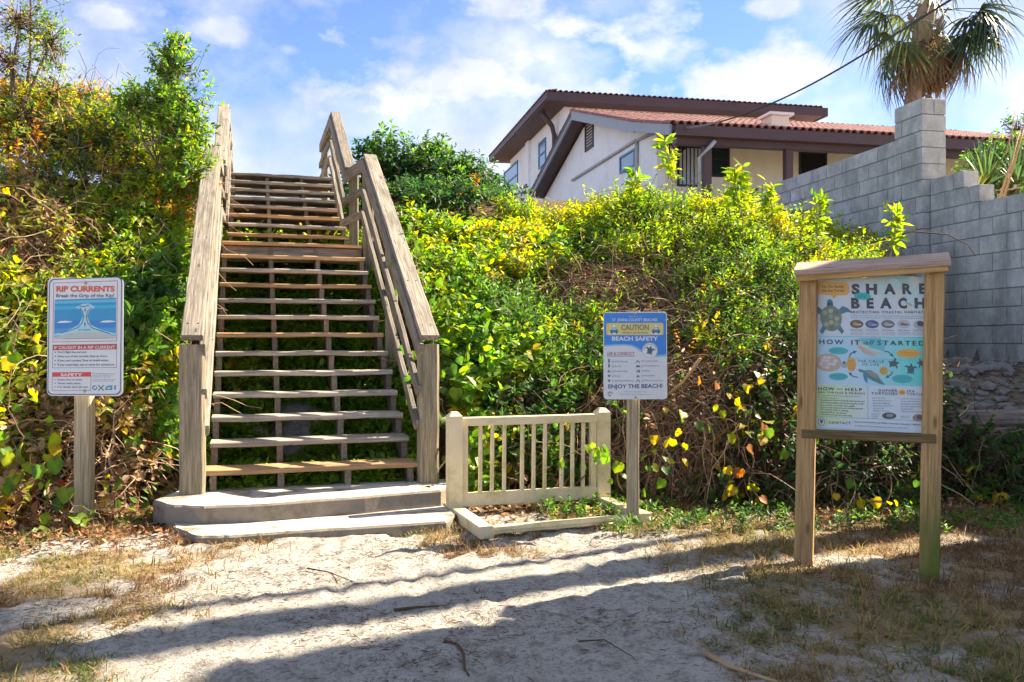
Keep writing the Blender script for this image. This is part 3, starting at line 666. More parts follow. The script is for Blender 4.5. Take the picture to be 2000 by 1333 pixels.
    p.poly('emblem', [(675, 1152), (682, 1125), (705, 1112), (740, 1110), (740, 1152)], (.02, .28, .38), 2); p.poly('emblem', [(690, 1142), (712, 1124), (728, 1124), (712, 1146)], (.5, .7, .72), 2.5); p.rect('emblem', 755, 1110, 772, 1150, (.08, .30, .40), 2)
    p.build(face); x, y = p.m(488, 178); bolt(face, x, y, .001); x, y = p.m(493, 1160); bolt(face, x, y, .001)
rip_sign()
def turtle(p, part, cx, cy, r, a, shell, skin, layer=3, plates=None):
    """a plain turtle seen from above, head along angle a"""
    ca, sa = math.cos(a), math.sin(a)
    def R_(x, y): return cx+(x*ca-y*sa)*r, cy+(x*sa+y*ca)*r
    for s_ in (1, -1):
        p.poly(part, [R_(x, y*s_) for x, y in ((.55, .55), (.95, .95), (.8, 1.35), (.35, 1.75), (.45, 1.3), (.25, .75))], skin, layer)
        p.poly(part, [R_(x, y*s_) for x, y in ((-.75, .3), (-.6, .65), (-1.15, .95), (-1.4, .75))], skin, layer)
    p.poly(part, [R_(1.2+.35*math.cos(k*math.pi/5), .24*math.sin(k*math.pi/5)) for k in range(10)], skin, layer); p.poly(part, [R_(x, y) for x, y in ((.7, .3), (1.25, .2), (1.25, -.2), (.7, -.3))], skin, layer)
    p.poly(part, [R_(math.cos(k*math.pi/10)*(1.0 if math.cos(k*math.pi/10) > 0 else 1.15), .85*math.sin(k*math.pi/10)) for k in range(20)], shell, layer+.5)
    for k, (x, y, q) in enumerate(plates or []): p.poly(part, [R_(x+.21*math.cos(j*math.pi/3), y+.21*math.sin(j*math.pi/3)) for j in range(6)], q, layer+1)
def beach_sign():
    wd, ht = .43, .592
    base = P(1235, 1022, 6.04); t = empty('beach_safety_sign', 'blue and white beach safety sign with yellow caution band on a slim post', 'sign', (base.x, base.y, 0))
    inv = t.matrix_basis.inverted()
    board('post', t, Vector((base.x, 6.04, -.1)), Vector((base.x+.01, 6.04, 1.46)), .078, .085, Vector((1, 0, 0)), 'sign_post_wood', jit=.002)
    q = [(130, 75), (940, 75), (934, 1187), (124, 1198)]; f = homography(q)
    face = bpy.data.objects.new('face', None); COL.objects.link(face); face.parent = t
    bl = P(1179, 780, 5.985); face.matrix_basis = inv @ sign_frame(face, bl, math.radians(-2), 0, math.radians(.3))
    rounded_panel('panel', wd, ht, .022, .003, 'sign_white', face)
    p = Print(f, wd, ht, 0)
    def rr(i, c, l): p.rrect('band', 130+i, 78+i, 936-i, 500, 28, c, l)
    pts = [(140, 110), (150, 90), (170, 85), (905, 85), (925, 95), (930, 115), (928, 615), (800, 625), (700, 600), (620, 565), (560, 520), (500, 495), (400, 486), (280, 487), (138, 497)]
    p.poly('band', pts, BLUE, .5)
    p.poly('band', [(138, 497), (280, 487), (400, 486), (500, 495), (560, 520), (620, 565), (700, 600), (800, 625), (928, 615), (928, 640), (800, 650), (690, 625), (600, 580), (540, 535), (480, 512), (400, 504), (280, 505), (138, 518)], (.18, .42, .66), .8)
    p.text('WELCOME TO', 444, 625, 138, 14, (.5, .62, .75)); p.text('ST. JOHNS COUNTY BEACHES', 246, 820, 193, 38, WHT, bold=.012)
    p.rrect('band', 168, 215, 895, 370, 22, (.66, .55, .16), 1.5); p.text('CAUTION', 360, 710, 305, 72, (.08, .10, .09), bold=.018); p.text('VEHICLES AHEAD', 368, 700, 350, 22, (.14, .14, .08), bold=.02)
    for x in (266, 800):
        p.poly('emblem', [(x-62, 355), (x, 232), (x+62, 355)], (.70, .74, .74), 2); p.rrect('emblem', x-52, 300, x+54, 340, 10, (.03, .16, .34), 2.5); p.poly('emblem', [(x-34, 302), (x-20, 272), (x+24, 272), (x+38, 302)], (.05, .20, .36), 2.5)
        p.poly('emblem', [(x-24, 300), (x-14, 281), (x+18, 281), (x+26, 300)], (.55, .66, .72), 3)
        for d in (-30, 32): p.ell('emblem', x+d, 340, 13, 13, (.02, .05, .10), 3, 12)
    p.text('BEACH SAFETY', 240, 826, 440, 53, WHT, bold=.025)
    p.ell('emblem', 722, 565, 98, 99, WHT, 2); p.ell('emblem', 722, 565, 95, 96, (.05, .12, .22), 2.3, 32); p.ell('emblem', 722, 565, 92, 93, WHT, 2.6, 32); turtle(p, 'emblem', 722, 568, 40, math.radians(-75), (.02, .09, .16), (.02, .09, .16))
    for k in range(14):
        a = math.radians(190+k*160/13); p.rect('emblem', 722+79*math.cos(a)-4, 565+79*math.sin(a)-6, 722+79*math.cos(a)+4, 565+79*math.sin(a)+6, (.06, .13, .22), 3)
    p.text('USE & CONDUCT', 175, 525, 625, 40, RED, bold=.012); p.rect('lettering', 172, 636, 530, 642, NAVY, 3)
    left = (('No Alcoholic Beverages', 438), ('No Open Fires', 355), ('No Overnight Camping', 432), ('No Fireworks', 346), ('No Disturbing Wildlife/Dunes', 520)); rgt = (('No Commercial Activity', 818), ('No Motorized Watercraft', 828), ('No Littering', 716), ('No Glass Bottles', 776), ('No Driving In Conservation Zone', 880))
    for i in range(5):
        y = 717+i*62; p.text(left[i][0], 233, left[i][1], y, 21, (.06, .07, .10)); p.text(rgt[i][0], 612, rgt[i][1], y-7, 21, (.06, .07, .10)); p.rect('lettering', 233, y+8, 256, y+11, RED, 3); p.rect('lettering', 612, y+1, 636, y+4, RED, 3)
        for x in (197, 568):
            k = i+(5 if x > 300 else 0); c = (.03, .08, .13)
            if k in (0, 1): p.rrect('emblem', x-10, y-36, x+10, y+8, 5, c, 2); p.rect('emblem', x-4, y-46, x+4, y-34, c, 2)
            elif k in (2, 8): p.poly('emblem', [(x-22, y+8), (x-6, y-26), (x+10, y+8)], c, 2); p.line('emblem', [(x+4, y-20), (x+22, y+6)], 6, c, 2)
            elif k in (3, 4): p.poly('emblem', [(x-18, y-22), (x-6, y-26), (x, y-14), (x+8, y-26), (x+18, y-22), (x+6, y+8), (x-8, y+8)], c, 2)
            elif k == 6: p.poly('emblem', [(x-30, y+2), (x-18, y-18), (x+10, y-24), (x+32, y-6), (x+30, y+2)], c, 2)
            elif k == 7: p.ell('emblem', x-12, y-18, 8, 8, c, 2, 10); p.rect('emblem', x-20, y-8, x-6, y+8, c, 2); p.rect('emblem', x+2, y-26, x+22, y+8, c, 2)
            else: p.line('emblem', [(x-20, y+6), (x-6, y-20), (x+14, y-8), (x+18, y+8)], 9, c, 2)
    p.text('ENJOY THE BEACH!', 185, 875, 1056, 52, NAVY, bold=.025, yb2=1042)
    p.text('subject to regulation 7 & 8', 385, 672, 1102, 14, NAVY); p.text('St. Johns County local codes and state law apply to all visitors', 330, 732, 1134, 13, NAVY)
    p.line('emblem', [(180, 1128), (196, 1105), (222, 1102), (238, 1118)], 10, NAVY, 2); p.line('emblem', [(186, 1140), (205, 1155), (214, 1130)], 9, NAVY, 2)
    p.build(face); x, y = p.m(540, 100); bolt(face, x, y, .001, .008); x, y = p.m(530, 1168); bolt(face, x, y, .001, .008)
beach_sign()
def kiosk():
    ang = math.radians(-24); rx = Vector((math.cos(ang), math.sin(ang), 0)); nrm_ = Vector((math.sin(ang), -math.cos(ang), 0)); up = Vector((0, 0, 1))
    L0 = Vector((1.64, 4.95, 0)); W = .635
    lean = rx*.018
    t = empty('information_board', 'brown wooden information board with a sea turtle poster and small sloping roof', 'notice board', L0+rx*W/2)
    inv = t.matrix_basis.inverted()
    def pt(a, z, d=0): return L0+rx*a+nrm_*d+up*z+lean*z
    board('post', t, pt(0, -.1), pt(0, 1.63), .098, .09, rx, 'kiosk_wood', jit=.002)
    board('post', t, pt(W, -.15), pt(W, 1.65), .098, .09, rx, 'kiosk_mossy', jit=.002)
    board('bottom_rail', t, pt(-.02, .735, .018), pt(W+.02, .735, .018), .048, .075, up, 'kiosk_rail')
    # sloping roof board with fascia under its front edge
    tilt = math.radians(17); slopev = (nrm_*math.cos(tilt)-up*math.sin(tilt)).normalized()
    c0 = pt(-.07, 1.652, .03); c1 = pt(W+.07, 1.682, .03)
    board('roof_board', t, c0, c1, .20, .030, slopev, 'kiosk_cap', ch=.004)
    board('fascia', t, pt(-.06, 1.602, .09), pt(W+.06, 1.632, .09), .042, .03, up, 'kiosk_wood', ch=.004)
    # poster on a backing board between the posts
    wd, ht = W-.098+.03, .842
    q = [(1603.5, 547.5), (1807, 537), (1797, 849), (1591.5, 841)]; f = homography(q)
    face = bpy.data.objects.new('poster', None); COL.objects.link(face); face.parent = t
    ang_m = Matrix((rx, (up+lean).normalized(), rx.cross((up+lean).normalized()))).transposed().to_4x4(); ang_m.translation = pt(.037, .752, -.005)
    face.matrix_basis = inv @ ang_m
    box('backing', face, (0, 0, -.018), (wd, ht, -.003), 'kiosk_wood'); rounded_panel('sheet', wd, ht, .002, .0025, 'sign_white', face, 1)
    p = Print(f, wd, ht, 0); A = lambda x, y: (1560+x/6.667, 500+y/6.667); B = lambda x, y: (1560+x/6.667, 690+y/6.667)
    def ptext(s_, fm, x0, x1, yb, cap, col, yb2=None, **k):
        a = fm(x0, yb); b = fm(x1, yb if yb2 is None else yb2); p.text(s_, a[0], b[0], a[1], cap/6.667, col, yb2=b[1], **k)
    def pell(fm, cx, cy, a, b, col, l=2, part='picture', n=24, rot=0): x, y = fm(cx, cy); p.ell(part, x, y, a/6.667, b/6.667, col, l, n, rot)
    def ppoly(fm, pts, col, l=1, part='picture'): p.poly(part, [fm(*v) for v in pts], col, l)
    def pline(fm, pts, wd_, col, l=2, part='picture'): p.line(part, [fm(*v) for v in pts], wd_/6.667, col, l)
    # panels of colour
    ppoly(A, [(290, 310), (1648, 240), (1612, 1030), (268, 1045)], (.56, .62, .66), .3)
    for k in range(5): ppoly(A, [(900+k*60, 260-k*8), (1648, 242), (1640, 470-k*45), (1100+k*70, 560-k*50)], [(.52, .62, .58), (.50, .60, .55), (.46, .60, .56), (.40, .58, .56), (.34, .56, .54)][k], .5+k*.1)
    for k, (x, y) in enumerate(((1120, 420), (1290, 470), (1430, 560), (1500, 300), (1250, 330), (1400, 640), (1560, 450))): pell(A, x, y, 110-8*k, 42+4*k, (.58, .60, .52) if k % 2 else (.44, .64, .64), 1.2, rot=.7)
    ppoly(A, [(268, 1048), (1612, 1030), (1606, 1333), (250, 1333)], (.40, .62, .72), .3); ppoly(B, [(250, 60), (1606, 60), (1600, 410), (236, 410)], (.45, .64, .74), .3)
    for k in range(6): ppoly(A, [(900+k*110, 1040-k), (1612, 1030), (1606, 1333), (850+k*110, 1333)], (.36-.05*k, .62, .70-.025*k), .5+.08*k); ppoly(B, [(850+k*110, 60), (1606, 60), (1600, 410), (900+k*100, 410)], (.36-.05*k, .62, .70-.025*k), .5+.08*k)
    ppoly(B, [(236, 412), (1600, 420), (1580, 1055), (212, 1005)], (.60, .66, .69), .3)
    for k in range(5): ppoly(B, [(236, 412), (880-k*110, 414), (880-k*125, 830+20*k), (215, 1000)], (.60-.015*k, .68, .62-.07*k), .5+.1*k)
    pline(A, [(268, 1046), (1612, 1031)], 6, (.15, .38, .45)); pline(B, [(892, 420), (880, 840)], 5, (.15, .30, .38)); pline(B, [(220, 825), (1585, 868)], 5, (.15, .30, .38)); pline(B, [(236, 975), (1580, 1040)], 6, (.15, .40, .45)); pline(A, [(290, 320), (236, 1333)], 5, (.15, .40, .45)); pline(B, [(243, 60), (236, 975)], 5, (.15, .40, .45))
    # heading
    x0, y0 = A(318, 338); x1, y1 = A(705, 510); p.rrect('picture', x0, y0, x1, y1, 10, AMB, 2); ppoly(A, [(470, 505), (560, 505), (518, 560)], AMB, 2)
    ptext("Hi, I'm Sandy", A, 376, 640, 420, 34, BLK, bold=.015, yb2=410); ptext('the Sea Turtle!', A, 370, 640, 470, 34, BLK, bold=.015, yb2=464)
    for word, xs, yb, yb2, cap in (('SHARE', (728, 903, 1120, 1345, 1550), 487, 455, 128), ('BEACH', (718, 905, 1068, 1290, 1490), 668, 645, 128)):
        for i, ch_ in enumerate(word): wch = {'S': 100, 'H': 135, 'A': 145, 'R': 120, 'E': 88, 'B': 105, 'C': 108}[ch_]; y = yb+(yb2-yb)*i/4; ptext(ch_, A, xs[i], min(xs[i]+wch, 1642), y, cap, BLK, bold=.055)
    pell(A, 858, 513, 100, 46, (.0, .42, .40), 5); ptext('the', A, 810, 905, 530, 40, (.02, .10, .12), shear=.3, layer=7)
    turtle(p, 'picture', *A(470, 800), 155/6.667, math.radians(-92), (.14, .19, .13), (.03, .16, .22), 2, [(x, y, c) for (x, y, c) in ((.55, 0, (.40, .36, .24)), (.1, 0, (.20, .30, .22)), (-.4, 0, (.36, .36, .24)), (.4, .45, (.10, .16, .10)), (.4, -.45, (.30, .30, .2)), (-.1, .45, (.38, .34, .24)), (-.1, -.45, (.12, .18, .12)), (-.55, .4, (.24, .28, .18)), (-.55, -.4, (.36, .33, .22)), (-.85, 0, (.12, .16, .1)))])
    ptext('PROTECTING COASTAL HABITATS', A, 710, 1625, 740, 34, BLK, bold=.02, space=1.3, yb2=715)
    for i, s_ in enumerate(('Wildlife share the beach with us every season of the year and need our care to', 'thrive in coastal habitats. Together we can share the beach.')): ptext(s_, A, 706, 1615-20*i, 775+i*27, 15, (.08, .09, .12), yb2=760+i*26)
    for x, y, c1, c2 in ((778, 876, (.10, .07, .06), (.62, .36, .16)), (965, 874, (.06, .07, .18), (.30, .36, .56)), (1158, 868, (.13, .14, .13), (.46, .48, .45)), (1352, 862, (.46, .42, .42), (.18, .14, .14))):
        pell(A, x, y, 82, 54, c1, 2); pell(A, x+8, y+6, 56, 14, c2, 3); pell(A, x-20, y-8, 26, 20, tuple(.5*(a+b) for a, b in zip(c1, c2)), 3)
    pell(A, 1540, 866, 72, 54, (.34, .36, .40), 2); pell(A, 1556, 850, 42, 36, (.03, .03, .05), 3)
    for i, (x, nm) in enumerate(((778, 'Beaches'), (965, 'Surf and waves'), (1158, 'Rocky shore'), (1352, 'Sand dunes'), (1535, 'Coastal birds'))):
        ptext(nm, A, x-70, x+68, 960-4*i, 15, BLK, bold=.02)
        for k in range(3): ptext('home to many coastal animals', A, x-78, min(x+80, 1612), 984+k*17-4*i, 11, (.16, .17, .2))
    ptext('HOW', A, 320, 612, 1146, 62, BLK, bold=.02, space=1.35); ptext('IT', A, 706, 812, 1146, 62, BLK, bold=.02, space=1.3, layer=5); ptext('STARTED', A, 1022, 1604, 1144, 62, BLK, bold=.02, space=1.35, yb2=1138, layer=5)
    ppoly(A, [(740, 1075), (850, 1050), (1060, 1048), (1120, 1120), (1110, 1200), (1060, 1270), (940, 1285), (830, 1230), (770, 1150)], (.42, .52, .50), 2); ppoly(A, [(800, 1062), (1060, 1050), (1118, 1120), (1100, 1220), (960, 1190), (850, 1130)], (.08, .48, .52), 2.5); ppoly(A, [(770, 1150), (850, 1180), (1000, 1270), (930, 1285), (830, 1230)], (.52, .38, .30), 2.6)
    pline(A, [(850, 1140), (930, 1190), (1050, 1230)], 14, (.55, .64, .62), 3); ptext('all', A, 852, 990, 1140, 62, BLK, shear=.35, layer=6)
    for fm, x, y, a, b, c, tx in ((A, 546, 1230, 118, 46, TEAL, 'Eggs are laid'), (A, 1402, 1245, 150, 58, AMB, 'Hatchlings emerge'), (B, 536, 300, 116, 48, TEAL, 'Nesting females'), (B, 1316, 315, 128, 56, TEAL, 'Juvenile turtles')):
        pell(fm, x, y, a, b, c, 3); ptext(tx, fm, x-a*.7, x+a*.7, y-6, 17, (.05, .22, .24) if c is TEAL else (.35, .16, .02), layer=4); ptext('in the sand', fm, x-a*.6, x+a*.6, y+20, 15, (.05, .22, .24) if c is TEAL else (.35, .16, .02), layer=4)
    pell(B, 698, 138, 55, 92, AMB, 3)
    for k in range(5): ptext('60 days', B, 662, 735, 95+k*26, 17, (.35, .16, .02), layer=4)
    pell(B, 1090, 212, 52, 52, AMB, 3)
    for k in range(3): ptext('20 yrs', B, 1060, 1120, 200+k*24, 16, (.35, .16, .02), layer=4)
    pell(B, 420, 120, 160, 118, (.46, .36, .24), 2)
    for k in range(14): pell(B, 330+(k % 4)*52+(k//4 % 2)*22, 55+(k//4)*42, 27, 23, (.62, .55, .52) if k % 3 else (.52, .40, .35), 3, n=12)
    pell(B, 610, 140, 34, 46, (.30, .36, .38), 3); pell(B, 612, 118, 14, 14, (.03, .06, .08), 4)
    ptext('THE CIRCLE', B, 780, 1092, 108, 32, BLK, bold=.015, space=1.4); ptext('OF LIFE', B, 828, 1036, 150, 30, BLK, bold=.015, space=1.4)
    turtle(p, 'picture', *B(1215, 115), 46/6.667, math.radians(-10), (.03, .08, .09), (.03, .10, .11), 3); turtle(p, 'picture', *B(1425, 185), 50/6.667, math.radians(-85), (.03, .10, .14), (.03, .12, .17), 3); turtle(p, 'picture', *B(1560, 105), 40/6.667, math.radians(185), (.05, .08, .08), (.04, .10, .11), 3)
    ppoly(B, [(775, 205), (810, 195), (860, 215), (930, 205), (1010, 260), (1050, 335), (1108, 400), (1040, 385), (960, 350), (880, 300), (850, 245), (800, 235)], (.06, .20, .20), 3); ppoly(B, [(850, 245), (890, 290), (888, 390), (850, 340), (832, 260)], (.03, .22, .34), 3.3); ppoly(B, [(870, 225), (930, 208), (1010, 262), (1045, 330), (960, 300), (900, 260)], (.26, .25, .20), 3.5)
    for fm, pts in ((A, [(672, 1310), (700, 1260), (745, 1240)]), (A, [(1110, 1222), (1160, 1232), (1195, 1272)]), (B, [(1195, 225), (1180, 262), (1135, 292)]), (B, [(768, 305), (712, 295), (682, 262)])): p.arrow('picture', [fm(*v) for v in pts], 2.0, (.04, .09, .12), 3, 3.2)
    ptext('HOW', B, 286, 482, 482, 40, BLK, bold=.02, space=1.25); ptext('you can', B, 512, 582, 474, 28, BLK, shear=.2); ptext('HELP', B, 616, 822, 486, 40, BLK, bold=.02, space=1.25); ptext('SEA TURTLES & FRIENDS', B, 286, 852, 520, 24, BLK, bold=.02, space=1.25, yb2=530)
    for i, (s_, x1) in enumerate((('We must all share the beach if we want the species we love to', 802), ('survive for many years:', 525))): ptext(s_, B, 282, x1, 556+i*30, 18, (.06, .08, .09), yb2=566+i*30)
    for i, (s_, x1) in enumerate((('Remove all beach furniture and lighting visible from the beach', 846), ('Avoid using flashlights and flash photography at night', 836), ('Remove all trash, toys and litter before nightfall', 722), ('Stay out of the dunes and avoid trampling vegetation', 826), ('Do not disturb turtles or hatchlings', 645), ('Keep all wildlife at a safe distance', 612), ('Fill in holes and knock down sand castles', 692))): ptext(s_, B, 308, x1, 620+i*32-(6 if i > 3 else 0), 19, BLK, bold=.012, yb2=630+i*32); ptext('-', B, 285, 296, 616+i*32, 19, BLK)
    ptext('GOPHER', B, 1015, 1252, 487, 32, BLK, bold=.02, space=1.25); ptext('TORTOISES', B, 932, 1252, 528, 32, BLK, bold=.02, space=1.2); pell(B, 1308, 494, 44, 34, AMB, 3); ptext('VS', B, 1286, 1330, 506, 26, BLK, layer=5); ptext('SEA', B, 1366, 1466, 490, 32, BLK, bold=.02, space=1.3); ptext('TURTLES', B, 1366, 1592, 530, 32, BLK, bold=.02, space=1.25)
    for i, (s_, x1) in enumerate((('Live on land', 1100), ('Do not belong in the sea', 1180), ('Claws for digging', 1152), ('Dig burrows and eat plants by', 1200), ('the dunes at night', 1086), ('Will nest in the dunes', 1140))): ptext(s_, B, 945, x1, 580+i*34, 19, (.06, .07, .09))
    for i, (s_, x1) in enumerate((('Live in and travel across the ocean', 1590), ('Females come ashore to lay eggs', 1590), ('Have flippers for swimming', 1560), ('Eat jellies, seagrass and crabs', 1575), ('depending on kind', 1440), ('Will nest on the open beach', 1580))): ptext(s_, B, 1292, x1, 585+i*34, 19, (.06, .07, .09))
    for k in range(4): ptext('If you see a burrow', B, 925, 1030-12*k, 785+k*19, 13, (.08, .09, .1))
    for k in range(2): ptext('Please do not disturb', B, 1280, 1395, 812+k*20, 14, (.08, .09, .1))
    pell(B, 1142, 806, 88, 44, (.05, .05, .05), 2); pell(B, 1150, 800, 46, 22, (.26, .25, .24), 3); pell(B, 1505, 828, 76, 50, (.30, .21, .16), 2); pell(B, 1520, 820, 40, 30, (.08, .06, .05), 3)
    pell(B, 312, 897, 46, 60, (.60, .64, .62), 2); pell(B, 312, 897, 42, 55, (.10, .05, .10), 2.5); pell(B, 312, 897, 36, 48, (.62, .63, .64), 3); ppoly(B, [(292, 870), (332, 870), (328, 905), (312, 925), (296, 905)], (.18, .05, .14), 3.5)
    pline(B, [(378, 850), (372, 985)], 4, (.3, .45, .40)); ptext('CONTACT', B, 400, 668, 920, 34, BLK, bold=.02, space=1.35, yb2=928)
    ptext('Report to the Florida Fish and Wildlife Conservation Commission 1-888-404-3922', B, 715, 1575, 900, 20, BLK, bold=.01, yb2=932); ptext('For wildlife and the natural habitat please report sick, dead or harmed animals', B, 715, 1375, 950, 17, (.06, .08, .1), yb2=976)
    p.build(face)
    for a_, z_ in ((.16, .745), (.44, .745)): pass
kiosk()

# ------------------------------------------------------------------ vinyl gate
def vinyl_gate():
    gx = Vector((.95, .312, 0)); gy = Vector((.312, -.95, 0)); up = Vector((0, 0, 1)); O = Vector((-.415, 6.33, 0)); Wd = 1.155
    t = empty('vinyl_gate', 'aged cream vinyl railing gate on feet standing beside the stairs', 'gate', O+gx*Wd/2)
    def pt(a, d, z): return O+gx*a+gy*d+up*z
    k = dict(ch=.004, jit=.0008, nseg=2)
    for a, nm in ((0, 'gate_post'), (Wd, 'gate_post')):
        w2 = .05; prof = [(w2, .05), (w2, .705), (w2*.98, .712), (w2*.45, .742)]
        V = []; Fc = []
        for r, z in prof: V += [(r, r, z), (-r, r, z), (-r, -r, z), (r, -r, z)]
        for i in range(3):
            for j in range(4): Fc.append((i*4+j, i*4+(j+1) % 4, (i+1)*4+(j+1) % 4, (i+1)*4+j))
        Fc += [(12, 13, 14, 15), (3, 2, 1, 0)]
        m = Matrix((gx, -gy, up)).transposed().to_4x4(); m.translation = pt(a, 0, 0)
        link(nm, mesh_py(nm, V, Fc), MATS['vinyl'], t, t.matrix_basis.inverted() @ m)
    for a in (.075, Wd-.075): board('stile', t, pt(a, 0, .07), pt(a, 0, .655), .045, .05, gx, 'vinyl', **k)
    board('top_rail', t, pt(.05, 0, .668), pt(Wd-.05, 0, .668), .062, .06, up, 'vinyl', **k)
    board('bottom_rail', t, pt(.05, 0, .105), pt(Wd-.05, 0, .105), .095, .055, up, 'vinyl', **k)
    for fr in (.155, .235, .318, .442, .523, .602, .722, .80, .878):
        a = .02+fr*(Wd-.04); board('baluster', t, pt(a, 0, .15), pt(a+.004, 0, .64), .027, .027, gx, 'vinyl', ch=.004, jit=.0006, nseg=2)
    board('foot', t, pt(0, -.25, .032), pt(-.0, .82, .04), .095, .075, gx, 'vinyl', **k)
    board('foot', t, pt(Wd, -.25, .032), pt(Wd, .74, .04), .095, .075, gx, 'vinyl', **k)
    board('front_bar', t, pt(.05, .72, .034), pt(Wd-.05, .66, .036), .075, .045, gy, 'vinyl', **k)
    board('front_bar', t, pt(.05, .755, .05), pt(Wd-.05, .695, .052), .03, .03, gy, 'vinyl', **k)
vinyl_gate()

# ------------------------------------------------------------------ concrete block wall
HX = Vector((math.cos(HA), math.sin(HA), 0)); HY = Vector((-math.sin(HA), math.cos(HA), 0))
def block_wall():
    O = Vector((4.91, 10.45, 0)); t = empty('block_wall', 'tall grey concrete block wall with a pillar stepping down along the dune', 'wall', O, HA)
    C = .195; j = .011
    cache = {}
    def blk(x0, x1, y0, y1, z0):
        key = (round(x1-x0, 3), round(y1-y0, 3))
        if key not in cache:
            a, b = key[0]/2-j/2, key[1]/2-j/2; h = C/2-j/2; e = .004
            V = []; 
            for z, q in ((-h, e), (-h+e, 0), (h-e, 0), (h, e)): V += [(a-q, b-q, z), (-a+q, b-q, z), (-a+q, -b+q, z), (a-q, -b+q, z)]
            Fc = [(3, 2, 1, 0), (12, 13, 14, 15)]+[(i*4+k, i*4+(k+1) % 4, (i+1)*4+(k+1) % 4, (i+1)*4+k) for i in range(3) for k in range(4)]
            cache[key] = mesh_py('block', V, Fc)
        r = random.uniform
        o = link('block', cache[key], MATS['concrete_block'], t); o.location = ((x0+x1)/2+r(-.003, .003), (y0+y1)/2, z0+C/2+r(-.0015, .0015)); o.rotation_euler = (r(-.004, .004), r(-.004, .004), r(-.003, .003))
    core = []
    # pillar
    z = 4.14-C; k = 0
    while z > .75:
        if k % 2: blk(-.05, .28, 0, .39, z); blk(-.05, .28, .39, .53, z)
        elif k: blk(-.05, .28, 0, .13, z); blk(-.05, .28, .13, .53, z)
        else: blk(-.05, .115, 0, .53, z); blk(.115, .28, 0, .53, z)
        z -= C; k += 1
    core.append(((-.03, .018, 0), (.262, .512, 4.11)))
    # run behind the pillar
    z = 3.76-C; k = 0
    while z > 1.4:
        y = .54-(.2 if k % 2 else 0)
        while y < 3.75:
            y0, y1 = max(.54, y), min(3.82, y+.4)
            if y1-y0 > .05: blk(0, .2, y0, y1, z)
            y += .4
        z -= C; k += 1
    core.append(((.018, .53, 0), (.185, 3.80, 3.74)))
    # run in front of the pillar, towards the road
    for (zt, ya) in ((3.17, -.59), (2.975, -.83)):
        y = -.02; first = .39 if zt > 3 else .25
        while y > ya+.02: y1 = max(ya, y-first); blk(.04, .24, y1, y, zt-C); y = y1; first = .4
    core.append(((.058, -.57, 2.6), (.222, -.03, 3.15))); core.append(((.0585, -.81, 2.5), (.2215, -.031, 2.96)))
    z = 2.78-C; k = 0
    while z > .55:
        y = -.02-(.2 if k % 2 else 0)
        if k % 2: blk(.04, .24, -.22, -.02, z)
        while y > -2.3: blk(.04, .24, y-.4, y, z); y -= .4
        z -= C; k += 1
    core.append(((.059, -2.29, 0), (.221, -.032, 2.76)))
    link('mortar_core', boxes_mesh('mortar_core', core), MATS['mortar'], t)
    box('wall_run', t, (.04, -9.5, -.1), (.24, -2.3, 2.78), 'concrete_block')
block_wall()

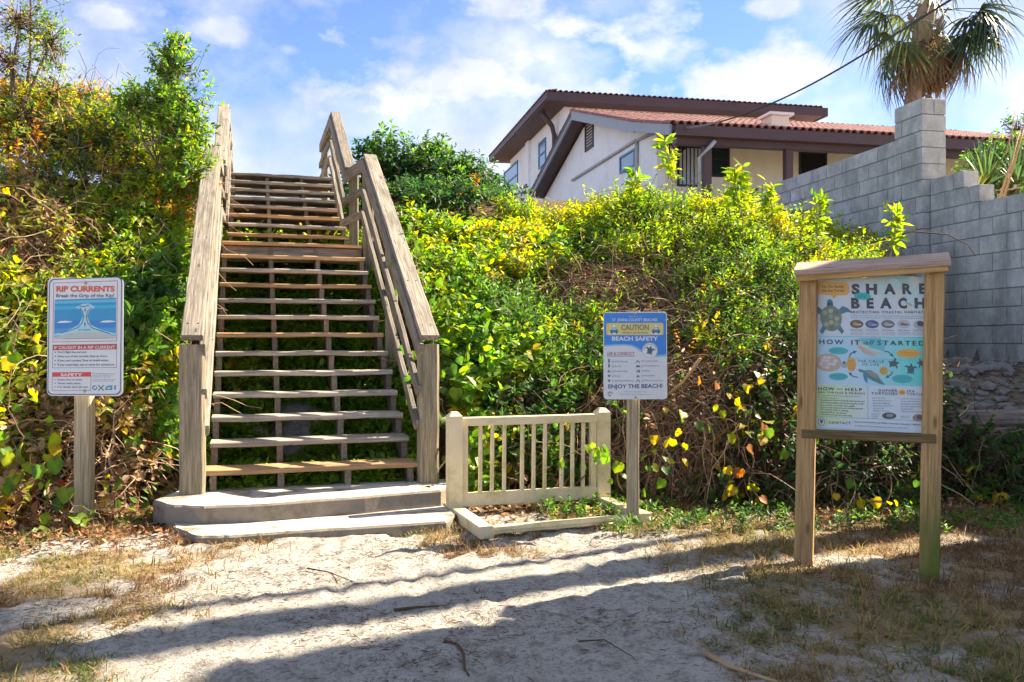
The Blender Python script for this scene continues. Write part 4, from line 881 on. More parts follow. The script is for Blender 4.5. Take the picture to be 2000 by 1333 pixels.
# ------------------------------------------------------------------ the houses beyond
def hit(px, py, p0, n):
    d = Vector(((px-1000)/F, 1, (666-py)/F)); o = Vector((0, 0, H)); return o+d*((p0-o).dot(n)/d.dot(n))
def to_local(o, wv): return o.matrix_basis.inverted() @ wv
TILE = {}
def tile_mesh(length, r=.105):
    k = (round(length, 2), r)
    if k not in TILE:
        V = []; Fc = []; n = 6
        for x, rr in ((0, r), (length, r*.86)):
            for q in (rr, rr-.022): V += [(math.cos(math.pi*i/n)*q, x, math.sin(math.pi*i/n)*q) for i in range(n+1)]
        m = n+1
        for i in range(n): Fc += [(i, i+1, 2*m+i+1, 2*m+i), (m+i+1, m+i, 3*m+i, 3*m+i+1), (i+1, i, m+i, m+i+1)]
        TILE[k] = mesh_py('tile', V, Fc, False)
    return TILE[k]
def gable_house():
    O = Vector((4.28, 26, 0)); t = empty('tiled_house', 'white stucco house with red barrel tile roof and brown porch posts', 'house', O, HA)
    KN = [(-2.55, 6.98), (.23, 7.72), (7.04, 9.78), (14.08, 7.84)]; X0, X1 = -.62, 16
    def zr(y): return float(np.interp(y, [k[0] for k in KN], [k[1] for k in KN]))
    # walls, with thickness
    gp = [(0, 2.5), (14, 2.5), (14, zr(14)-.27), (7.04, zr(7.04)-.27), (.23, zr(.23)-.25), (0, zr(0)-.25)]
    V = [(0, y, z) for y, z in gp]+[(.25, y, z) for y, z in gp]; n = len(gp)
    link('gable_wall', mesh_py('gable_wall', V, [tuple(range(n)), tuple(range(n, 2*n))[::-1]]+[(i, n+i, n+(i+1) % n, (i+1) % n) for i in range(n)]), MATS['stucco_white'], t)
    box('front_wall', t, (.252, .0, 2.5), (16, .25, 7.4), 'stucco_cream'); box('end_wall', t, (15.7, .26, 2.5), (16, 13.9, 7.4), 'stucco_cream'); box('rear_wall', t, (.252, 13.7, 2.5), (15.69, 13.99, 7.5), 'stucco_white')
    box('porch_floor', t, (.0, -2.4, 4.55), (16, -.01, 4.75), 'stucco_cream')
    # roof slab in four planes
    rf = bpy.data.objects.new('roof', None); COL.objects.link(rf); rf.parent = t
    th = .16
    def plane(nm, a, b, x0, x1, mat, zo=0, thick=th):
        V = [(x, y, z+zo-q) for x in (x0, x1) for (y, z) in (a, b) for q in (0, thick)]
        Fc = [(0, 2, 6, 4), (1, 5, 7, 3), (0, 4, 5, 1), (2, 3, 7, 6), (0, 1, 3, 2), (4, 6, 7, 5)]
        link(nm, mesh_py(nm, V, Fc), MATS[mat], rf)
    for a, b in zip(KN[:-1], KN[1:]): plane('roof_plane', a, b, X0+.05, X1, 'brown_soffit')
    # barge boards on the rake
    def barge(nm, a, b, mat, hgt=.27, x=X0):
        V = [(x+dx, y, z+dz) for dx in (-.03, .045) for (y, z) in (a, b) for dz in (.03, -hgt)]
        link(nm, mesh_py(nm, V, [(0, 1, 3, 2), (4, 6, 7, 5), (0, 2, 6, 4), (1, 5, 7, 3), (0, 4, 5, 1), (2, 3, 7, 6)]), MATS[mat], rf)
    barge('barge_board', KN[0], KN[1], 'blue_grey_trim', .26); barge('barge_board', (KN[1][0]+.004, KN[1][1]), (KN[2][0]-.004, KN[2][1]), 'blue_grey_trim', .30); barge('barge_board', KN[2], KN[3], 'brown_trim', .20)
    barge('barge_edge', (KN[2][0], KN[2][1]-.23), (KN[3][0], KN[3][1]-.23), 'blue_grey_trim', .06)
    box('gutter', rf, (X0+.1, -2.78, 6.68), (X1, -2.56, 6.96), 'brown_trim'); box('porch_beam', rf, (X0+.2, -2.50, 6.52), (X1, -2.20, 6.74), 'brown_trim')
    # tiles
    rest = []; px_ = .222; nx = int((X1-X0)/px_)
    def course(a, b, step):
        ln = math.hypot(b[0]-a[0], b[1]-a[1]); k = int(ln/step)+1
        return [(a[0]+(b[0]-a[0])*i*step/ln, a[1]+(b[1]-a[1])*i*step/ln) for i in range(k)], math.atan2(b[1]-a[1], b[0]-a[0])
    tm = tile_mesh(.50); tv = np.array([v.co[:] for v in tm.vertices]); tf = np.array([p.vertices[:] for p in tm.polygons])
    Vs, Fs = [], []; off = 0
    for si, (a, b) in enumerate(((KN[0], KN[1]), (KN[1], KN[2]), (KN[3], KN[2]))):
        pts, an = course(a, b, .43)
        if si == 2: an = math.atan2(b[1]-a[1], -(b[0]-a[0]))
        for r_, (y, z) in enumerate(pts):
            for c in range(nx):
                x = X0+.05+c*px_+random.uniform(-.008, .008)
                indiv = (si < 2 and c == 0) or (si == 0 and r_ == 0 and c < 64)
                rot = Matrix.Rotation(an+random.uniform(-.02, .02), 3, 'X')
                if si == 2: rot = Matrix.Rotation(math.pi, 3, 'Z') @ rot
                if indiv:
                    o = link('roof_tile', tm, MATS['roof_tile'], rf); o.location = (x, y-(.10 if r_ == 0 and si == 0 else 0), z+.02); o.rotation_euler = rot.to_euler()
                else:
                    R_ = np.array(rot); Vs.append(tv @ R_.T+np.array([x, y, z+.02])); Fs.append(tf+off); off += len(tv)
    me = mesh_np('roof_tiles', np.concatenate(Vs), np.concatenate(Fs)); tag(link('roof_tiles', me, MATS['roof_tile'], rf), kind='stuff')
    y, z = KN[2]
    me2 = tile_mesh(.46, .11)
    for c in range(36):
        o = link('ridge_tile', me2, MATS['roof_tile'], rf); o.location = (X0+.46+c*.43, y, z-.03); o.rotation_euler = (0, 0, math.pi/2)
    # small roof vent
    v = to_local(t, hit(1512, 232, O+HY*1.6, -HY)); box('roof_vent', t, (v.x-.3, 1.2, 7.9), (v.x+.3, 1.8, 8.45), 'stucco_cream'); box('vent_cap', t, (v.x-.42, 1.08, 8.452), (v.x+.42, 1.92, 8.54), 'white_trim')
    # openings
    def G(px, py): return to_local(t, hit(px, py, O, HX))
    def Fw(px, py): return to_local(t, hit(px, py, O, HY))
    def window_side(px0, px1, py0, py1, frame, pane, louvre=False):
        a, b = G(px1, py1), G(px0, py0); y0, y1 = sorted((a.y, b.y)); zc = [G(.5*(px0+px1), q).z for q in (py1, py0)]; z0, z1 = zc; f = .07
        wv = link('window', boxes_mesh('window', [((-.05, y0, z0), (.02, y0+f, z1)), ((-.05, y1-f, z0), (.02, y1, z1)), ((-.05, y0+f, z1-f), (.02, y1-f, z1)), ((-.05, y0+f, z0), (.02, y1-f, z0+f))]), MATS[frame], t)
        if louvre:
            for k in range(9): zz = z0+f+(z1-z0-2*f)*(k+.5)/9; box('slat', wv, (-.035, y0+f, zz-.03), (-.004, y1-f, zz+.03), 'brown_trim')
        else: box('pane', wv, (-.02, y0+f, z0+f), (-.004, y1-f, z1-f), pane)
    window_side(1144, 1160, 232, 292, 'brown_trim', 'dark_pane', True); window_side(1212, 1241, 298, 332, 'blue_frame', 'sky_pane')
    def window_front(px0, px1, py0, py1, frame, pane, bars=1, mul=False):
        a, b = Fw(px0, py1), Fw(px1, py0); x0, x1, z0, z1 = a.x, b.x, Fw(.5*(px0+px1), py1).z, Fw(.5*(px0+px1), py0).z; f = .06
        bx = [((x0, -.05, z0), (x0+f, .02, z1)), ((x1-f, -.05, z0), (x1, .02, z1)), ((x0+f, -.05, z1-f), (x1-f, .02, z1)), ((x0+f, -.05, z0), (x1-f, .02, z0+f))]
        for i in range(bars): zz = z0+(z1-z0)*(i+1)/(bars+1); bx.append(((x0+f, -.045, zz-.03), (x1-f, .015, zz+.03)))
        wv = link('window', boxes_mesh('window', bx), MATS[frame], t)
        if mul:
            n_ = 6
            for i in range(n_): xa = x0+f+(x1-x0-2*f)*i/n_; box('slat', wv, (xa+.015, -.03, z0+f), (xa+(x1-x0-2*f)/n_-.03, -.006, z1-f), 'grey_conduit')
            box('pane', wv, (x0+f, -.0055, z0+f), (x1-f, -.001, z1-f), 'black_pane')
        else: box('pane', wv, (x0+f, -.02, z0+f), (x1-f, -.004, z1-f), pane)
    window_front(1322, 1374, 286, 365, 'black_frame', 'dark_pane', 0, True); window_front(1388, 1424, 276, 346, 'black_frame', 'dark_pane', 1); window_front(1560, 1614, 297, 345, 'black_frame', 'black_pane', 0)
    # porch posts and down pipe
    for px in (1380, 1539, 1720):
        q = to_local(t, hit(px, 300, O-HY*2.35, HY)); box('porch_post', t, (q.x-.105, -2.45, 4.5), (q.x+.105, -2.25, 6.53), 'brown_trim')
        if px == 1380: tube('down_pipe', t, [(q.x+.1, -2.66, 6.6), (q.x-.02, -2.62, 6.45), (q.x-.2, -2.35, 6.2), (q.x-.2, -2.35, 4.6)], .06, 'grey_conduit')
    # conduit on the gable wall
    a, b, c = G(1120, 352), G(1238, 278), G(1282, 258); tube('conduit', t, [(-.06, a.y, a.z), (-.06, b.y, b.z), (-.06, c.y+.1, c.z)], .05, 'grey_conduit')
    b2 = G(1247, 278); tube('conduit', t, [(-.07, b2.y, b2.z+.1), (-.07, b2.y, b2.z-.15), (-.07, b2.y, 4.5)], .06, 'grey_conduit')
    # loose loops of service cable under the eave corner
    for k, pts in enumerate((((1304, 258), (1306, 275), (1318, 292), (1335, 290), (1336, 262)), ((1306, 262), (1308, 300), (1325, 300), (1345, 285), (1347, 262)), ((1303, 262), (1302, 280), (1294, 288)))):
        q = [to_local(t, hit(x, y, O-HY*(1.2+.08*k), HY)) for x, y in pts]
        sm = [Vector(q[0])]
        for i in range(len(q)-1):
            for s_ in (1/3, 2/3, 1): sm.append(q[i].lerp(q[i+1], s_))
        tube('service_cable', t, sm, .025, 'cable_black', 5)
    # balustrade remains on the porch edge
    q = to_local(t, hit(1450, 372, O-HY*2.5, HY)); 
    box('balustrade_rail', t, (q.x-.12, -2.55, 5.33), (q.x+.45, -2.35, 5.40), 'brown_trim')
    for dx in (0, .3):
        V, Fc, _ = tube_arrays([np.array([(q.x+dx, -2.45, 4.75+.58*i/9) for i in range(10)])], [1.0], 8); r_ = np.array([.09, .09, .05, .09, .11, .09, .05, .05, .09, .09]); V = V.reshape(10, 8, 3); cen = V.mean(1, keepdims=True); V = cen+nrm(V-cen)*r_[:, None, None]
        link('baluster', mesh_np('baluster', V.reshape(-1, 3), Fc), MATS['brown_trim'], t)
gable_house()
def upper_house():
    O = Vector((1.423, 36, 0)); t = empty('two_storey_house', 'taller white house behind with brown flat eaves and a tile edge', 'house', O, HA); ze = 11.46; LX, LY = 12.7, 13.2
    i = 1.0
    box('wall', t, (i, i, 2.5), (LX-i, LY-i, ze-.32), 'stucco_white')
    rf = link('roof', boxes_mesh('roof', [((.06, .06, ze-.31), (LX-.06, LY-.06, ze-.02))]), MATS['brown_soffit'], t)
    bx = [((0, 0, ze-.36), (LX, .055, ze)), ((0, .056, ze-.26), (.055, LY, ze)), ((LX-.055, .056, ze-.36), (LX, LY, ze))]
    link('fascia', boxes_mesh('fascia', bx), MATS['brown_trim'], rf)
    hx, hy, hz = LX/2, LY/2, ze+1.3
    V = [(0, 0, ze+.004), (LX, 0, ze+.004), (LX, LY, ze+.004), (0, LY, ze+.004), (hx, hy-.3, hz), (hx, hy+.3, hz)]
    link('hip', mesh_py('hip', V, [(0, 1, 4), (1, 2, 5, 4), (2, 3, 5), (3, 0, 4, 5)]), MATS['roof_tile_dark'], rf)
    tm = tile_mesh(.5); an = math.atan2(1.3, hy)
    tm = tile_mesh(.5, .085)
    for c in range(int(LX/.24)):
        o = link('roof_tile', tm, MATS['roof_tile_dark'], rf); o.location = (.1+c*.24, -.03, ze+.0); o.rotation_euler = (an, 0, 0)
    for c in range(int(LY/.24)):
        o = link('roof_tile', tm, MATS['roof_tile_dark'], rf); o.location = (-.03, .1+c*.24, ze+.0); o.rotation_euler = (an, 0, -math.pi/2)
    def G(px, py): return to_local(t, hit(px, py, O+HX*i, HX))
    for px0, px1, py0, py1, pane in ((985, 1012, 325, 378, 'sky_pane'), (1053, 1067, 274, 326, 'sky_pane')):
        a, b = G(px1, py1), G(px0, py0); y0, y1 = sorted((a.y, b.y)); pm = .5*(px0+px1); z0, z1 = G(pm, py1).z, G(pm, py0).z; f = .09; x = i
        wv = link('window', boxes_mesh('window', [((x-.05, y0, z0), (x+.02, y0+f, z1)), ((x-.05, y1-f, z0), (x+.02, y1, z1)), ((x-.05, y0+f, z1-f), (x+.02, y1-f, z1)), ((x-.05, y0+f, z0), (x+.02, y1-f, z0+f)), ((x-.05, y0+f, (z0+z1)/2-.04), (x+.02, y1-f, (z0+z1)/2+.04))]), MATS['blue_frame'], t)
        box('pane', wv, (x-.02, y0+f, z0+f), (x-.004, y1-f, z1-f), pane)
    a = G(1033, 300); box('pilaster', t, (i-.12, a.y-.35, 3), (i-.004, a.y+.35, ze-.34), 'stucco_white')
    a = G(1088, 230); tube('down_pipe', t, [(.3, a.y-.2, ze-.38), (.75, a.y-.1, ze-.9), (i-.12, a.y, ze-1.3), (i-.12, a.y, 5)], .11, 'brown_trim')
upper_house()
def power_cable():
    a = P(1322, 252, 23.9); b = P(1720, 85, 15.0); c = P(1856, 0, 12.5); d = P(2500, -380, 8)
    pts = []
    for k in range(17): s_ = k/16; q = a.lerp(b, s_); q.z -= .62*4*s_*(1-s_)*.5; pts.append(q)
    for k in range(1, 9): pts.append(b.lerp(c, k/8))
    pts.append(d)
    o = tube('power_cable', None, pts, .017, 'cable_black', 6); tag(o, 'black overhead cable running from the house eave past the palm', 'cable')
    me = tube_arrays([np.array([tuple(P(1322, 252, 23.9).lerp(b, k/10)-Vector((0, 0, .62*2*(k/10)*(1-k/10)))) for k in range(4)])], [.04], 6)
    s_ = link('cable_sleeve', mesh_np('cable_sleeve', me[0], me[1]), MATS['cable_grey'], o)
power_cable()

# ------------------------------------------------------------------ foliage engine
def leaves_arrays(pos, ax, nr, ln, wd, col, fold=.25, droop=.12):
    """one folded six-point leaf per row: base, two edge points each side, tip"""
    ax = nrm(ax); side = nrm(np.cross(ax, nr)); nr = np.cross(side, ax)
    ln = ln[:, None]; wd = wd[:, None]
    base = pos; tip = pos+ax*ln-nr*ln*droop
    def edge(t, w_, s): return pos+ax*ln*t+side*s*wd*w_*.5+nr*(wd*w_*.5*fold-ln*droop*t*t)
    V = np.stack([base, edge(.28, .9, 1), edge(.66, .78, 1), tip, edge(.66, .78, -1), edge(.28, .9, -1)], 1)
    n = len(pos); o = (np.arange(n)*6)[:, None]
    Fc = np.concatenate([o+np.array([[0, 1, 2, 3]]), o+np.array([[0, 3, 4, 5]])])
    C = np.repeat(col, 6, axis=0); return V.reshape(-1, 3), Fc, C
def rvec(n): return nrm(RNG.normal(size=(n, 3)))
def pick_palette(pal, P_, n, seed, scale=1.2, mixamt=.5):
    wts = np.array([p[0] for p in pal], float); wts /= wts.sum(); cs = np.cumsum(wts); cols = np.array([p[1] for p in pal])
    nz = fbm(P_[:, 0], P_[:, 1], P_[:, 2], scale, 3, seed); u = (nz-.5)*2.6*(1-mixamt)+(RNG.random(n)-.5)*mixamt*2; u = (np.argsort(np.argsort(u))+.5)/max(n, 1)*.9999
    return cols[np.searchsorted(cs, u)]
def sprigs(P_, Nn, st, seed):
    """leafy shoots at the points P_ (n,3) facing Nn: returns leaf arrays and stem polylines"""
    n = len(P_); K = st.get('k', 8); L_ = st.get('len', .16)*RNG.uniform(.6, 1.35, n)
    a = nrm(Nn*.7+np.array([0, 0, st.get('up', .55)])+rvec(n)*st.get('wild', .7))
    col = pick_palette(st['pal'], P_, n, seed, st.get('cscale', 1.2), st.get('cmix', .5))
    lp, la, ln_, ll, lw, lc = [], [], [], [], [], []
    for k in range(K):
        tt = (k+.5)/K; r = rvec(n); r = nrm(r-a*(r*a).sum(1, keepdims=True))
        d = nrm(a*(.35+.5*tt)+r*.9+np.array([0, 0, -.15])); pos = P_+a*(L_*tt)[:, None]
        nn = nrm(np.array([0, 0, .55])+Nn*.95+rvec(n)*.6)
        lsz = 1.3*st['leaf']*RNG.uniform(.6, 1.3, n)*(1-.25*tt)
        lp.append(pos); la.append(d); ln_.append(nn); ll.append(lsz); lw.append(lsz*st.get('asp', .5)*RNG.uniform(.8, 1.2, n))
        lc.append(col*(RNG.uniform(.72, 1.18, (n, 1))))
    A = [np.concatenate(x) for x in (lp, la, ln_, ll, lw, lc)]
    stems = np.stack([P_-a*(L_*.5)[:, None], P_+a*(L_*.4)[:, None], P_+a*L_[:, None]], 1)
    return A, stems, a
def tangle(P_, Nn, seglen, nseg, droop, wild, along=.8):
    n = len(P_); t = rvec(n); t = nrm(t-Nn*(t*Nn).sum(1, keepdims=True)*along); pts = [P_]; p = P_.copy()
    for k in range(nseg):
        t = nrm(t+rvec(n)*wild+np.array([0, 0, -droop])); p = p+t*seglen[:, None]; pts.append(p)
    return np.stack(pts, 1)
def plant(name, label, cat, loc, leaf=None, stems=None, trunks=None, leafmat='leaf', group=None, bark='bark', leafname='leaves'):
    t = empty(name, label, cat, loc, 0, group); off = np.array(loc)
    if leaf is not None:
        V, Fc, C = leaves_arrays(*leaf); o = link(leafname, mesh_np(leafname, V-off, Fc, C), MATS[leafmat], t); tag(o, kind='stuff')
    if stems:
        polys, rad, cols = stems
        V, Fc, C = tube_arrays(polys, rad, 3, cols); o = link('stems', mesh_np('stems', V-off, Fc, C), MATS['twig_skin'], t); tag(o, kind='stuff')
    for pts, r in (trunks or []):
        V, Fc, _ = tube_arrays([np.array(pts, float)], [r], 7, None, .35); link('trunk' if r > .03 else 'branch', mesh_np('trunk', V-off, Fc, None, True), MATS[bark], t)
    return t
G_DK = (.055, .125, .035); G_MD = (.105, .22, .034); G_BR = (.17, .32, .036); G_LM = (.27, .39, .04); Y_GR = (.37, .42, .035); YEL = (.60, .45, .03); ORG = (.60, .20, .03); REDL = (.50, .07, .03); BRN = (.36, .225, .13); TAN = (.58, .42, .27); DBR = (.085, .048, .028)
def surface_samples(fn, x0, x1, y0, y1, n, mask=None, depth=.35, dens=None):
    out = []; got = 0
    while got < n:
        m = n*3; X = RNG.uniform(x0, x1, m); Y = RNG.uniform(y0, y1, m); e = .06
        z = fn(X, Y); gx = (fn(X+e, Y)-fn(X-e, Y))/(2*e); gy = (fn(X, Y+e)-fn(X, Y-e))/(2*e)
        a = np.sqrt(1+gx*gx+gy*gy); ok = RNG.random(m) < np.minimum(a/3.2, 1)
        nn = np.stack([-gx, -gy, np.ones(m)], -1)/a[:, None]
        p = np.stack([X, Y, z], -1)-nn*(depth*RNG.random(m)**1.6)[:, None]+(RNG.random(m) < .07)[:, None]*RNG.uniform(.03, .2, (m, 1))*nn
        if mask is not None: ok &= mask(p)
        if dens is not None: ok &= RNG.random(m) < dens(p)
        ok &= p[:, 2] > terr(p[:, 0], p[:, 1], False)-.02
        out.append(np.concatenate([p[ok], nn[ok]], 1)); got += ok.sum()
        if ok.sum() == 0: break
    A = np.concatenate(out)[:n]; return A[:, :3], A[:, 3:]
def clear_stairs(p, l=-.30, r=SW+.42):
    u, s = stair_us(p[:, 0], p[:, 1]); return (u < l) | (u > r)
def wall_side(p):                    # stay on the dune side of the block wall
    return (p[:, 0]-4.91)*HX.x+(p[:, 1]-10.45)*HX.y < -.14
def mix_twigs(n, polys, r0=.0015, r1=.0045, cols=(BRN, TAN, DBR)):
    rad = RNG.uniform(r0, r1, n); ci = RNG.integers(0, len(cols), n); c = np.array(cols)[ci]*RNG.uniform(.7, 1.2, (n, 1)); return list(polys), rad, list(c)
class Bank:
    """one thicket split into separate shrubs by nearest centre"""
    def __init__(s, fn, centres, mask): s.fn = fn; s.c = np.array([(c['at'][0], c['at'][1]) for c in centres]); s.defs = centres; s.mask = mask
    def owner(s, p):
        j = (fbm(p[:, 0], p[:, 1], p[:, 2], 2.5, 2, 5)[:, None]-.5)*.0
        q = p[:, :2]+(np.stack([fbm(p[:, 0], p[:, 1], p[:, 2], 1.6, 2, 61), fbm(p[:, 0], p[:, 1], p[:, 2], 1.6, 2, 62)], -1)-.5)*1.0
        return np.argmin(((q[:, None]-s.c[None])**2).sum(-1), 1)
    def build(s, box_, nleaf, ntwig, seed):
        x0, x1, y0, y1 = box_
        P_, Nn = surface_samples(s.fn, x0, x1, y0, y1, nleaf, s.mask, .30); ow = s.owner(P_)
        T, TN = surface_samples(s.fn, x0, x1, y0, y1, ntwig, s.mask, .45); tw = s.owner(T)
        for i, d in enumerate(s.defs):
            m = ow == i; p, n_ = P_[m], Nn[m]; keep = RNG.random(len(p)) < d.get('leafy', 1.0)*np.clip((fbm(p[:, 0], p[:, 1], p[:, 2], 2.6, 2, seed+i)-.26)*6, .08, 1); p, n_ = p[keep], n_[keep]
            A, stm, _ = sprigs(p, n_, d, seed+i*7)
            q, qn = T[tw == i], TN[tw == i]; kk = RNG.random(len(q)) < d.get('twiggy', .6)/2; q, qn = q[kk], qn[kk]
            tg = tangle(q, qn, RNG.uniform(.06, .13, len(q)), 7, d.get('droop', .12), .45)
            pa, ra, ca = mix_twigs(len(tg), tg, .002, .006, d.get('twig', (BRN, TAN, DBR))); pb, rb, cb = mix_twigs(len(stm), stm, .0012, .0022, (BRN, G_MD, BRN))
            polys = pa+pb; rad = np.concatenate([ra, rb]); cols = ca+cb
            cx, cy_ = d['at']; base = (cx, cy_, float(terr(cx, cy_)))
            tr = []
            for k in range(5):
                bx, by = cx+RNG.uniform(-.25, .25), cy_+RNG.uniform(-.2, .35); b = np.array([bx, by, float(terr(bx, by))-.05]); top = np.array([bx+RNG.uniform(-.3, .3), by+RNG.uniform(-.3, .2), max(b[2]+.3, float(s.fn(np.array([bx]), np.array([by]))[0])-.15)])
                tr.append(([b, b*.6+top*.4+RNG.normal(size=3)*.05, top], RNG.uniform(.012, .026)))
            plant(d['name'], d['label'], d['cat'], base, A, (polys, rad, cols), tr)
right = Bank(can_right, [
    dict(at=(-.35, 7.5), name='leafy_vine', label='broad leaved bright green vine crowding the right handrail of the stairs', cat='vine', leaf=.085, asp=.62, k=5, len=.16, leafy=1.0, twiggy=.25, pal=[(2, G_MD), (4, G_BR), (3, G_LM), (1, Y_GR), (.25, YEL)]),
    dict(at=(-.15, 9.6), name='creeper', label='yellow tinged creeper on the dune crest behind the stair handrail', cat='vine', leaf=.07, asp=.6, k=6, leafy=1.0, twiggy=.3, pal=[(1, G_MD), (3, G_BR), (3, Y_GR), (.5, YEL)]),
    dict(at=(.40, 8.0), name='feathery_shrub', label='loose green shrub with narrow leaflets rising above the cream gate', cat='shrub', leaf=.058, asp=.36, k=9, len=.2, leafy=.8, twiggy=.7, pal=[(1, G_DK), (3, G_MD), (3, G_BR), (1.5, G_LM), (.3, YEL)]),
    dict(at=(.35, 6.95), name='undergrowth_shrub', label='dark low shrub and brown stems behind the cream gate', cat='shrub', leaf=.06, asp=.55, k=6, leafy=.6, twiggy=1.0, pal=[(3, G_DK), (2, G_MD), (1, G_BR), (.5, YEL), (.5, BRN)]),
    dict(at=(1.35, 7.3), name='tangled_vine', label='mass of bare brown vine stems behind the beach safety sign', cat='vine', leaf=.035, asp=.5, k=5, leafy=.15, twiggy=2.0, droop=.28, twig=((.34, .19, .12), BRN, TAN), pal=[(1, G_DK), (2, BRN), (1, TAN), (1, G_MD), (.4, ORG)]),
    dict(at=(1.1, 8.5), name='thorny_shrub', label='dry twiggy shrub half bare of leaves in the middle of the slope', cat='shrub', leaf=.038, asp=.5, k=6, leafy=.20, twiggy=2.0, twig=((.36, .21, .14), TAN, BRN), pal=[(1, BRN), (2, G_MD), (2, G_BR), (1.5, Y_GR), (.3, REDL)]),
    dict(at=(1.1, 10.3), name='crest_shrub', label='yellow green sunlit shrub on the crest below the gable wall', cat='shrub', leaf=.055, asp=.45, k=8, len=.2, leafy=1.0, twiggy=.6, pal=[(1, G_MD), (3, G_BR), (4, Y_GR), (.7, YEL)]),
    dict(at=(2.35, 9.7), name='crest_bush', label='lime green leafy bush on the crest in front of the porch', cat='bush', leaf=.055, asp=.42, k=8, len=.22, leafy=1.0, twiggy=.6, pal=[(1, G_MD), (3, G_LM), (3, Y_GR), (.5, YEL)]),
    dict(at=(2.35, 8.0), name='small_leaved_bush', label='dense small leaved green bush left of the information board', cat='bush', leaf=.036, asp=.5, k=9, len=.16, leafy=1.0, twiggy=.7, pal=[(1.5, G_DK), (3, G_MD), (3, G_BR), (1.5, Y_GR), (.3, YEL)]),
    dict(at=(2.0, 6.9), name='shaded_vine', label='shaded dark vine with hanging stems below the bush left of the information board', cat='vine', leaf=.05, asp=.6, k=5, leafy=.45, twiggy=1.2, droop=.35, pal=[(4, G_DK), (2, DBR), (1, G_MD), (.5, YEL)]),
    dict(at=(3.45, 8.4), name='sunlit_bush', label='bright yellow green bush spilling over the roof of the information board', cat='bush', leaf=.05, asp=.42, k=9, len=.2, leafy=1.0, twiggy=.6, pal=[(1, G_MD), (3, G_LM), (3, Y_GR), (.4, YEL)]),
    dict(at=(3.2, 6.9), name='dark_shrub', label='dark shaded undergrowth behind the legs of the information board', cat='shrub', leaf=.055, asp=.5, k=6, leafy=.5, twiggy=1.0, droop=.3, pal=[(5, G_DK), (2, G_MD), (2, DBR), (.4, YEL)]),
], lambda p: clear_stairs(p) & wall_side(p) & ((p[:, 0] < 3.6+.3*np.maximum(p[:, 1]-8.2, 0)) | (p[:, 2] < .5)))
right.build((-2.4, 4.6, 6.5, 12.6), 29000, 14000, 100)
left = Bank(can_left, [
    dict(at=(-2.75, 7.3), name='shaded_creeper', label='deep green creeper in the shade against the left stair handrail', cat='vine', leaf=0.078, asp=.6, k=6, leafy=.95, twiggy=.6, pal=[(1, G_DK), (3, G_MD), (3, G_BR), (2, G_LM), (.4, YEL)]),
    dict(at=(-3.1, 6.6), name='dry_vine', label='dry brown vine stems and curling leaves right of the rip current sign', cat='vine', leaf=0.060, asp=.6, k=4, leafy=.5, twiggy=1.4, droop=.3, pal=[(2, BRN), (2, TAN), (1, G_BR), (1, YEL), (.12, REDL)], twig=(BRN, TAN, TAN)),
    dict(at=(-3.9, 6.7), name='tangled_creeper', label='sunlit yellow green creeper over brown stems behind the rip current sign', cat='vine', leaf=0.072, asp=.65, k=5, leafy=.75, twiggy=1.4, pal=[(1, G_MD), (2, G_LM), (3, Y_GR), (2, YEL), (1, BRN)], twig=(BRN, TAN, TAN)),
    dict(at=(-3.55, 8.2), name='sunlit_shrub', label='sunlit mixed green and yellow shrub halfway up the left slope', cat='shrub', leaf=0.060, asp=.55, k=7, leafy=1.0, twiggy=.7, pal=[(1, G_DK), (3, G_BR), (2, G_LM), (3, Y_GR), (1, YEL), (.3, ORG)]),
    dict(at=(-4.6, 7.9), name='bare_vine', label='rusty brown tangle of bare vines at the left edge', cat='vine', leaf=0.054, asp=.55, k=5, leafy=.5, twiggy=2.0, pal=[(2, BRN), (1, TAN), (2, G_MD), (2, Y_GR), (1, YEL)], twig=(BRN, TAN, (.28, .13, .07))),
    dict(at=(-4.1, 9.3), name='flowering_shrub', label='grey green shrub with small red leaf clusters high on the left slope', cat='shrub', leaf=0.054, asp=.5, k=7, leafy=.95, twiggy=.8, pal=[(1, G_MD), (3, (.10, .15, .06)), (3, Y_GR), (1, YEL), (.2, REDL)]),
    dict(at=(-5.3, 9.4), name='ridge_shrub', label='twiggy yellow and brown shrub on the ridge at the far left', cat='shrub', leaf=0.054, asp=.5, k=6, leafy=.8, twiggy=1.3, pal=[(2, BRN), (2, G_MD), (2, Y_GR), (1, YEL), (.35, ORG)]),
], lambda p: clear_stairs(p))
left.build((-7.6, -1.7, 5.9, 11.4), 29000, 14000, 300)
